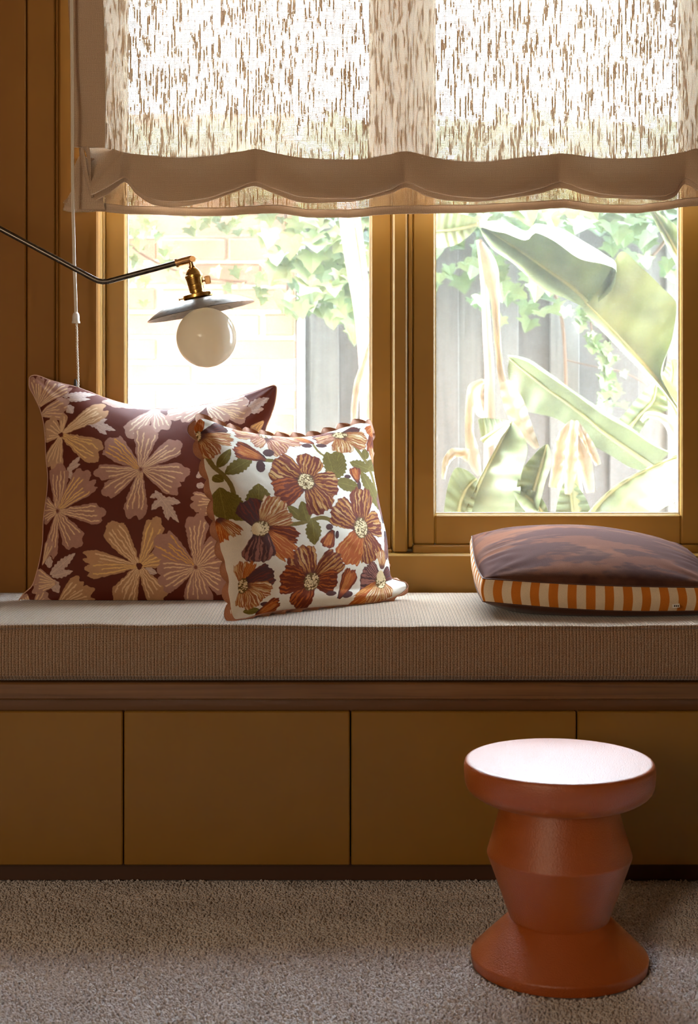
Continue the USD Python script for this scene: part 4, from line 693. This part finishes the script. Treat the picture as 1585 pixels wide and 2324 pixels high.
gus = lt_[:, None] * (1 - pv[None, :, None]) + down[:, None] * pv[None, :, None] + ow[:, None] * (.006 * np.sin(np.pi * pv))[None, :, None]
swid = .0182; sb = ((sd_ + .0065) / swid).astype(int) % 2; OR_, CW = np.array([.52, .165, .018]), np.array([.72, .60, .42])
fr_ac = ((sd_ + .0065) / swid) % 1
colg = np.where(sb[:, None] == 0, OR_, CW); colg = np.repeat(colg[:, None], 9, 1) * (1 + .12 * (meshkit.fbm(np.stack([np.repeat(sd_[:, None], 9, 1) * 60, np.repeat(pv[None], ns, 0) * 3, np.zeros((ns, 9))], -1), 3, 3)[..., None] - .5))
obj('gusset', (gus.reshape(-1, 3), grid_faces(ns, 9, False)), M['print'], C_, smooth=True, color=colg.reshape(-1, 3), label='orange and cream striped side band')
nb2 = 90; gb = np.linspace(0, 1, nb2); ub, vb = np.meshgrid(gb, gb); dz = lambda e: e - np.array([0, 0, .047])
md2 = coons(dz(tops['t']) , dz(tops['b']), dz(tops['l']), dz(tops['r']), ub, vb); fb = np.clip(np.sin(np.pi * ub) * np.sin(np.pi * vb), 0, 1) ** .5
bg = md2.copy(); bg[..., 2] = np.maximum(md2[..., 2] - .058 * fb, np.minimum(md2[..., 2], zs + .0055))
obj('bottom_panel', (bg.reshape(-1, 3), grid_faces(nb2, nb2, True)), plain_cloth('dark_brown_cloth', (.085, .032, .018)), C_, smooth=True)
obj('seam_cord', join(tube(lt_[::6] + ow[::6] * .0012, .0013, 6), tube(down[::6] + ow[::6] * .0012, .0013, 6)), plain_cloth('brown_seam', (.10, .045, .03)), C_, smooth=True)
tg_ = P(1535, 1375, 3.026); lab = box(-.0075, .0075, -.0006, .0006, -.004, .004, .0003); lab.apply_transform(trimesh.transformations.rotation_matrix(-.12, [0, 1, 0])); lab.apply_translation(tg_)
lb = obj('label_tag', lab, M['gasket'], C_, label='tiny white fabric tag')
obj('woven_mark', join(*[box(tg_[0] - .004 + .0035 * i, tg_[0] - .0018 + .0035 * i, tg_[1] - .0010, tg_[1] - .0005, tg_[2] - .0020, tg_[2] + .0016) for i in range(3)]), M['black'], lb)
# ------------------------------------------------------------------ the garden outside
struct('garden_bed', box(-6, 6, 3.63, 9, -.45, -.30), M['earth'], 'sunlit ground of the side garden')
struct('house_upper_wall', box(-4.5, 4.5, 3.50, 3.62, 2.72, 6.2), M['brick3'], 'added unseen wall above the windows, keeps sky light off the fence')  # added out of view to block sky light from the fence
DBR = 5.15
bw = thing('brick_wall', 'sunlit old brick garden wall behind the left window', 'wall', (X(690, DBR), DBR, -.3), kind='structure')
k5 = DBR / F; xr = X(674, DBR); course = 57 * k5; bl5 = 158 * k5
obj('mortar_bed', box(xr - 2.6, xr - .004, DBR + .010, DBR + .20, -.3, 1.74), M['mortar'], bw)
z0 = Z(879, DBR); rows = range(-9, 11)
for r in rows:
    z = z0 + r * course; off = (0 if r % 2 else .5) * bl5
    x1 = xr - (0 if r % 2 else 0)
    xs_ = [xr] + [xr - off - bl5 * j for j in range(0 if off > 0 else 1, 11)]
    for xb1, xb0 in zip(xs_[:-1], xs_[1:]):
        j = RNG.uniform(-.004, .004, 4); y = DBR + RNG.uniform(-.004, .005)
        b = box(xb0 + .006 + j[0], xb1 - .006 + j[1], y, DBR + .10, z + .006 + j[2] * .6, z + course - .006 + j[3] * .6, .007)
        obj('brick', b, M[('brick', 'brick2', 'brick3')[int(RNG.integers(0, 3))]], bw, smooth=20)
pier = struct('wall_end', box(xr + .001, X(688, DBR), DBR - .02, DBR + .24, -.3, 1.76, .006), M['render'], 'end pier of the brick wall, sunlight put into its white colour')
DFN = 5.38
pf = thing('paling_fence', 'grey weathered timber paling fence draped with ivy', 'fence', (.9, DFN, -.3))
kf = DFN / F; bwid = 67.5 * kf; xx = X(1045, DFN) - bwid * 7
i = 0
while xx < 2.3:
    y = DFN + (.018 if i % 2 else 0) + RNG.uniform(-.003, .003); b = box(xx - (.012 if i % 2 else -.001), xx + bwid + (.012 if i % 2 else -.001), y, y + .015, -.28, 1.72 + RNG.uniform(-.01, .01), .003)
    b.apply_transform(trimesh.transformations.rotation_matrix(RNG.normal(0, .003), [0, 1, 0], [xx, y, -.2])); obj('paling', b, M['paling'][int(RNG.integers(0, 3))], pf); xx += bwid; i += 1
for z in (.25, 1.55): obj('rail', box(-.45, 2.3, DFN + .036, DFN + .09, z, z + .075, .004), M['paling'][2], pf)

IVY = np.array([(0, -.10), (.30, -.34), (.62, -.30), (.52, .02), (.92, .22), (.50, .34), (.34, .62), (0, 1.0), (-.34, .62), (-.50, .34), (-.92, .22), (-.52, .02), (-.62, -.30), (-.30, -.34)])
def ivy_leaf(pos, size, rng, face=(0, -1, .35)):
    """a five-lobed leaf: two folded halves, hanging tip down"""
    n_ = np.array(face, float) + rng.normal(0, .35, 3); n_ /= np.linalg.norm(n_); dn = np.array([rng.normal(0, .45), 0, -1.0]); dn -= n_ * (dn @ n_); dn /= np.linalg.norm(dn); sd = np.cross(dn, n_)
    k = IVY * rng.uniform(.88, 1.12, IVY.shape); fold = rng.uniform(.05, .3); cur = rng.uniform(-.05, .25)
    pts = np.array([pos + size * .55 * (sd * a + dn * (b) + n_ * (abs(a) * fold - cur * b * b)) for a, b in k]); mid_ = pos + size * .55 * dn * .18
    v = np.vstack([pts, mid_]); m = len(pts); return v, np.array([(i, (i + 1) % m, m) for i in range(m)])
def spray(name, label, spots, size, seed, vines, group=None):
    rng = np.random.default_rng(seed); c = np.mean([s_[0] for s_ in spots], 0); t = thing(name, label, 'ivy', tuple(c), group=group)
    for vn, r in vines: obj('vine_stem', tube(catmull(vn, 30), r, 6), M['vine'], t, smooth=True)
    for p_, face in spots: obj('leaf', ivy_leaf(p_, size * rng.uniform(.7, 1.25), rng, face), M['ivy' if rng.random() < .62 else 'ivy2'], t)
def scatter(n, poly, D, seed, jit=.06, face=(0, -1, .5)):
    """leaf positions inside an outline on the fence or wall"""
    from shapely.geometry import Polygon, Point
    rng = np.random.default_rng(seed); pg = Polygon(poly); x0, y0, x1, y1 = pg.bounds; out = []
    while len(out) < n:
        a, b = rng.uniform(x0, x1), rng.uniform(y0, y1)
        if pg.contains(Point(a, b)): out.append((P(a, b, D + rng.uniform(-jit, jit * .3)), face))
    return out
spray('ivy', 'ivy with bright leaves spilling over the brick wall near its white end', scatter(95, [(600, 470), (835, 470), (845, 740), (800, 765), (740, 700), (690, 720), (640, 690), (620, 600)], 5.0, 1, .12), .098, 1,
    [([P(700, 440, 5.05), P(720, 560, 5.02), P(760, 600, 5.0), P(770, 690, 5.02)], .006), ([P(640, 450, 5.05), P(655, 560, 5.04), P(650, 680, 5.05)], .005)])
spray('ivy', 'sparse small-leaved ivy trailing across the brick wall behind the lamp', scatter(46, [(200, 500), (290, 490), (420, 560), (560, 590), (640, 650), (560, 700), (430, 650), (330, 705), (200, 700)], 5.10, 2, .05) + scatter(34, [(200, 440), (640, 440), (640, 530), (430, 520), (330, 540), (200, 520)], 5.06, 22, .06), .062, 2,
    [([P(230, 450, 5.12), P(300, 560, 5.12), P(420, 620, 5.12), P(560, 640, 5.12)], .004)])
spray('ivy', 'ivy hanging over the top of the paling fence behind the banana leaves', scatter(150, [(960, 420), (1600, 420), (1600, 600), (1480, 640), (1380, 620), (1290, 720), (1200, 740), (1150, 760), (1090, 700), (1030, 650), (985, 690), (960, 600)], 5.25, 3, .10), .090, 3,
    [([P(1000, 430, 5.3), P(1150, 520, 5.3), P(1250, 640, 5.3), P(1280, 760, 5.33), P(1285, 900, 5.34)], .006), ([P(1560, 450, 5.3), P(1500, 560, 5.3), P(1400, 640, 5.3)], .006)])
st_pts = catmull([P(1340, 690, 5.3), P(1345, 760, 5.3), P(1372, 800, 5.3), P(1385, 860, 5.31), P(1378, 905, 5.31), P(1385, 940, 5.32)], 40); rg = np.random.default_rng(4)
spray('ivy', 'slim ivy strand trailing down the grey palings', [(p_ + np.array([rg.normal(0, .022), -.02, rg.normal(0, .012)]), (0, -1, .5)) for p_ in st_pts[::1]], .062, 4, [(st_pts, .003), ([P(1280, 815, 5.34), P(1340, 830, 5.33), P(1405, 842, 5.33), P(1470, 875, 5.34)], .0025)])
# the leafy mass of the vine along the top of the fence and wall, too dense to tell leaves apart; hidden by the blind, placed to shade both
for left, nleaf, lab in ((True, 900, 'dense ivy foliage hidden behind the blind, placed to shade the brick wall'), (False, 1500, 'dense ivy foliage hidden behind the blind, placed to shade the paling fence')):
    rg = np.random.default_rng(5 + left); vs, fs, c = [], [], 0
    for k in range(nleaf):
        x = rg.uniform(-2.6, -.16) if left else rg.uniform(-.16, 2.3); D = (DBR - .07 - abs(rg.normal(0, .07))) if left else DFN - .07 - rg.uniform(0, .48) ** 1.15; z = rg.uniform(1.60, 1.84) if left else rg.uniform(1.56 - .10 * rg.random(), 1.86)
        v_, f_ = ivy_leaf(np.array([x, D, z]), rg.uniform(.07, .12), rg, (0, -.7, .7)); vs.append(v_); fs.append(f_ + c); c += len(v_)
    o = obj('ivy_foliage', (np.vstack(vs), np.vstack(fs)), M['ivy']); tag(o[0], lab, 'ivy', kind='stuff')

# banana plant
def banana_leaf(t, mid_px, wl, wr, droop=.25, curl=.0, mt='banana', tear=None, n=40, m=9, mount='leaf', seed=0):
    """mid_px: (px, py, D) along the midrib from base to tip; wl, wr: half widths in metres to the two sides along it"""
    mp = np.array([P(*q_) for q_ in mid_px]); c = catmull(mp, n); tg = np.gradient(c, axis=0); tg /= np.linalg.norm(tg, axis=1, keepdims=True)
    s_ = np.linspace(0, 1, n); WL, WR = np.interp(s_, np.linspace(0, 1, len(wl)), wl), np.interp(s_, np.linspace(0, 1, len(wr)), wr)
    vw = np.array([0, 1.0, 0]); sd = np.cross(tg, vw); sd /= np.linalg.norm(sd, axis=1, keepdims=True); dn = np.cross(sd, tg)
    rng = np.random.default_rng(seed + 3); prt = []
    for side, WW in ((-1, WL), (1, WR)):
        a = np.linspace(0, 1, m)[None]; ww = WW[:, None] * (1 + .025 * np.sin(s_ * 23 + seed)[:, None] * a)
        g = c[:, None] + side * sd[:, None] * (ww * a)[..., None] * (1 - .15 * droop) + np.array([0, 1.0, 0]) * (-(droop * ww * a ** 1.6) + .005 * np.sin(s_ * 60 + seed)[:, None] * a)[..., None]
        if curl: g = g + np.array([0, -.5, 1.0]) * (curl * ww * sm(.6, 1, a))[..., None]
        prt.append(sheet(g, (0, 1, .2), .0012))
    bld = join(*prt); uv = np.tile(np.stack(np.broadcast_arrays(s_[:, None] * 3, np.linspace(0, 1, m)[None]), -1).reshape(-1, 2), (4, 1))
    lf = obj(mount, bld, M[mt], t, smooth=True, uv=uv)
    r0 = np.interp(s_, [0, 1], [.011, .003]); obj('midrib', tube(c + np.array([0, -.003, 0]), r0, 8), M['rib'] if mt == 'banana' else M[mt], lf, smooth=True)
    return lf
D0 = 4.55
def blade(t, mid, ea, eb, D, da, db, mt='banana', n=44, m=8, seed=0, mount='leaf', ruff=.012, curl=0.0, fold=None):
    """a leaf between its midrib and its two edges, given base to tip as outlines traced at distance D; da, db: how far each edge comes nearer than the midrib"""
    q = lambda L: np.array([(960 + a / 2.536, 440 + b / 2.536) for a, b in L])
    s_ = np.linspace(0, 1, n); D = np.interp(s_, np.linspace(0, 1, len(np.atleast_1d(D))), np.atleast_1d(D)); c2 = catmull(np.c_[q(mid)], n); prt, uvs = [], []
    for e_, dd in ((ea, da), (eb, db)):
        e2 = catmull(np.c_[q(e_)], n); a = np.linspace(0, 1, m)[None, :, None]; g2 = c2[:, None] * (1 - a) + e2[:, None] * a
        a = a[..., 0]; env = np.sin(np.pi * np.clip(s_, .02, 1))[:, None] ** .6; Dg = D[:, None] - dd * a ** 1.3 * env + ruff * np.sin(s_[:, None] * 37 + seed + 2 * a) * a * env
        Dg = Dg + curl * sm(.6, 1, a) * env
        prt.append(sheet(PG(g2[..., 0], g2[..., 1], Dg), (0, 1, .2), .0012)); uvs += [np.stack(np.broadcast_arrays(s_[:, None] * 3, a), -1).reshape(-1, 2)] * 2
        if fold and e_ is ea:                                     # the margin rolls over towards the window
            w_, dp = fold; b_ = np.linspace(0, 1, 7)[None]; wob = (w_ * (1 + .35 * np.sin(s_ * 13 + seed)) * np.sin(np.pi * np.clip(s_, .03, .97)) ** .5)[:, None]
            fx, fy = e2[:, :1] + 0 * b_, e2[:, 1:] + wob * b_ - .18 * wob * np.sin(np.pi * b_); prt.append(sheet(PG(fx, fy, Dg[:, -1:] - dp * np.sin(b_ * 1.5) * env), (0, 1, .2), .0012)); uvs += [np.stack(np.broadcast_arrays(s_[:, None] * 3, b_), -1).reshape(-1, 2)] * 2
    lf = obj(mount, join(*prt), M[mt], t, smooth=True, uv=np.vstack(uvs))
    if mt == 'banana': obj('midrib', tube(PG(c2[:, 0], c2[:, 1], D - .003), np.interp(s_, [0, 1], [.008, .0025]), 8), M['rib'], lf, smooth=True)
    return lf
bp = thing('banana_plant', 'banana plant with broad torn leaves outside the right window', 'plant', (X(1560, 4.6), 4.6, -.3))
blade(bp, [(1475, 1250), (1390, 1130), (1330, 1050), (1170, 870), (1000, 690), (935, 625)], [(1480, 1240), (1400, 1110), (1370, 1040), (1435, 830), (1462, 640), (1380, 540), (1245, 410), (1150, 330), (1065, 470), (960, 620)], [(1465, 1255), (1385, 1140), (1305, 1065), (1145, 905), (990, 745), (905, 645)], [4.50, 4.42, 4.40], .10, .30, seed=1)
blade(bp, [(950, 635), (880, 560), (730, 450), (580, 345), (330, 180)], [(1010, 590), (1115, 402), (1050, 350), (920, 270), (780, 195), (650, 172), (600, 215), (450, 155), (318, 165)], [(930, 655), (845, 612), (690, 545), (520, 400), (385, 300), (328, 195)], [4.42, 4.45, 4.50], .08, .30, seed=2, fold=(34, .22))
blade(bp, [(1330, 1580), (1180, 1470), (1040, 1370), (920, 1270), (700, 1110), (500, 950)], [(1425, 1485), (1330, 1440), (1180, 1330), (1000, 1220), (850, 1120), (700, 1010), (590, 945), (490, 928)], [(1300, 1600), (1200, 1575), (1080, 1505), (950, 1430), (760, 1290), (580, 1240), (490, 1000)], [4.48, 4.5, 4.54], .08, -.05, seed=3, fold=(9, .07))
blade(bp, [(228, 1900), (330, 1655), (430, 1462), (512, 1308)], [(560, 1900), (565, 1640), (602, 1470), (516, 1306)], [(215, 1900), (322, 1650), (424, 1456), (510, 1306)], [4.30, 4.30, 4.34], .10, .02, seed=4)
blade(bp, [(950, 1860), (1100, 1702), (1260, 1602), (1490, 1500)], [(1230, 1900), (1400, 1800), (1500, 1740), (1530, 1590)], [(940, 1860), (1095, 1695), (1257, 1595), (1488, 1494)], [4.32, 4.34, 4.36], .36, .01, seed=5)
blade(bp, [(1180, 1360), (1250, 1270), (1330, 1180), (1345, 1095)], [(1120, 1315), (1200, 1220), (1285, 1125), (1335, 1085)], [(1245, 1385), (1330, 1275), (1410, 1240), (1350, 1095)], [4.75, 4.75], .05, .03, seed=6)
blade(bp, [(1400, 1160), (1430, 1090), (1440, 1020), (1430, 950)], [(1365, 1060), (1385, 1030), (1400, 990), (1425, 945)], [(1500, 1260), (1530, 1140), (1510, 1010), (1440, 945)], [4.66, 4.62], -.05, .22, seed=16)
blade(bp, [(1520, 470), (1425, 265), (1330, 105), (1290, 60)], [(1560, 260), (1470, 190), (1345, 95), (1295, 55)], [(1495, 480), (1400, 290), (1315, 118), (1285, 65)], [4.66, 4.7], .10, .10, seed=7)
blade(bp, [(600, 1840), (650, 1680), (690, 1540), (715, 1445)], [(530, 1830), (545, 1660), (665, 1475), (712, 1440)], [(660, 1840), (705, 1660), (740, 1540), (722, 1440)], [4.24, 4.24], .03, .12, seed=8)
blade(bp, [(340, 1420), (400, 1380), (460, 1340), (508, 1312)], [(318, 1300), (360, 1288), (430, 1296), (505, 1306)], [(372, 1462), (410, 1440), (460, 1390), (510, 1320)], [4.40, 4.38], -.04, .20, seed=9)
blade(bp, [(200, 1900), (215, 1790), (250, 1700), (310, 1640)], [(120, 1880), (140, 1700), (200, 1575), (300, 1628)], [(260, 1900), (290, 1800), (310, 1720), (318, 1650)], [4.30, 4.32], .06, .04, seed=10)
blade(bp, [(720, 1900), (660, 1800), (600, 1745), (520, 1700)], [(730, 1860), (690, 1760), (610, 1700), (520, 1690)], [(640, 1900), (600, 1840), (560, 1790), (515, 1710)], [4.22, 4.24], .02, .16, seed=11)
blade(bp, [(320, 172), (240, 195), (160, 208), (60, 215)], [(325, 150), (230, 118), (150, 108), (60, 120)], [(310, 195), (250, 255), (170, 300), (60, 310)], [4.52, 4.56], .10, .06, seed=13)
blade(bp, [(880, 1900), (860, 1790), (850, 1700), (845, 1640)], [(760, 1900), (775, 1780), (800, 1690), (838, 1636)], [(985, 1900), (960, 1800), (920, 1720), (852, 1636)], [4.40, 4.40], .03, .04, seed=14)
def dead(t, mid, w, D, seed, toward=.02):
    c = np.array(mid, float); d = np.gradient(c, axis=0); nn = np.c_[d[:, 1], -d[:, 0]]; nn /= np.linalg.norm(nn, axis=1, keepdims=True); k = np.array(w)[:, None]
    return blade(t, mid, [tuple(a) for a in c + nn * k], [tuple(a) for a in c - nn * k * .9], D, toward, toward, mt='dead', mount='withered_leaf', seed=seed, ruff=.006, m=6)
dead(bp, [(350, 1075), (285, 1120), (266, 1350), (285, 1500), (325, 1620)], [16, 30, 26, 40, 14], [4.45, 4.40], 21)
dead(bp, [(355, 1070), (330, 1160), (345, 1240), (385, 1290)], [18, 50, 52, 24], [4.46, 4.46], 27, -.02)
dead(bp, [(335, 280), (395, 480), (415, 620), (430, 850), (455, 1060), (500, 1180)], [14, 46, 26, 20, 22, 40], [4.44, 4.40], 22)
dead(bp, [(470, 1080), (520, 1210), (580, 1340), (660, 1465)], [30, 62, 50, 16], [4.39, 4.34], 28)
dead(bp, [(870, 1308), (800, 1420), (775, 1560), (745, 1690)], [18, 36, 34, 24], [4.32, 4.26], 23); dead(bp, [(872, 1308), (860, 1450), (850, 1600), (835, 1730)], [20, 34, 36, 18], [4.31, 4.25], 24)
dead(bp, [(874, 1308), (910, 1440), (940, 1580), (965, 1720)], [18, 34, 40, 26], [4.32, 4.26], 25); dead(bp, [(876, 1310), (930, 1400), (975, 1480), (1010, 1560)], [16, 26, 26, 18], [4.32, 4.28], 26)
dead(bp, [(1260, 1310), (1300, 1270), (1380, 1290), (1450, 1390), (1430, 1480)], [12, 18, 24, 40, 20], [4.72, 4.68], 29); dead(bp, [(120, 1640), (130, 1560), (190, 1490), (250, 1500), (255, 1540)], [12, 20, 30, 36, 10], [4.36, 4.34], 30)
obj('leaf_stalk', tube(catmull([P(1088, 545, 4.47), P(1100, 650, 4.46), P(1106, 760, 4.46), P(1112, 860, 4.46), P(1112, 980, 4.45), P(1118, 1300, 4.44)], 40), np.linspace(.009, .024, 40), 10), M['stem'], bp, smooth=True)
obj('leaf_stalk', tube(catmull([P(1500, 850, 4.5), P(1545, 930, 4.52), P(1590, 1040, 4.55), P(1640, 1300, 4.6)], 30), np.linspace(.014, .03, 30), 10), M['rib'], bp, smooth=True)
obj('leaf_stalk', tube(catmull([P(1303, 957, 4.36), P(1300, 1020, 4.38), P(1310, 1110, 4.4), P(1318, 1400, 4.42)], 30), np.linspace(.012, .026, 30), 10), M['rib'], bp, smooth=True)
obj('trunk', tube([P(1400, 1180, 4.75), P(1420, 1500, 4.75), np.array([P(1420, 1500, 4.75)[0], 4.75, -.30])], [.05, .08, .10], 16), M['stem'], bp, smooth=True)
b2 = thing('banana_shoot', 'pale pink banana stem with dry sheaths at the right of the left window', 'plant', (X(825, 4.7), 4.7, -.3))
obj('stem', tube(catmull([P(775, 420, 4.7), P(795, 560, 4.7), P(826, 740, 4.7), P(838, 900, 4.7), np.array([X(845, 4.7), 4.7, -.30])], 50), np.linspace(.020, .045, 50), 14), M['stem'], b2, smooth=True)
for q_, r_ in (([(800, 430, 4.66), (825, 600, 4.65), (838, 740, 4.65), (842, 860, 4.66)], .010), ([(770, 440, 4.66), (800, 530, 4.65), (815, 600, 4.65), (836, 720, 4.64)], .008)): obj('leaf_stalk', tube(catmull([P(*a) for a in q_], 30), r_, 8), M['stem'], b2, smooth=True)
def dead2(mid, w, D, seed): return dead(b2, [((a - 960) * 2.536, (b - 440) * 2.536) for a, b in mid], w, D, seed)
dead2([(840, 772), (828, 820), (810, 880), (804, 940), (806, 1000)], [8, 18, 22, 20, 10], [4.6, 4.58], 31); dead2([(838, 800), (843, 860), (838, 940), (842, 1000)], [8, 18, 22, 12], [4.6, 4.58], 32)
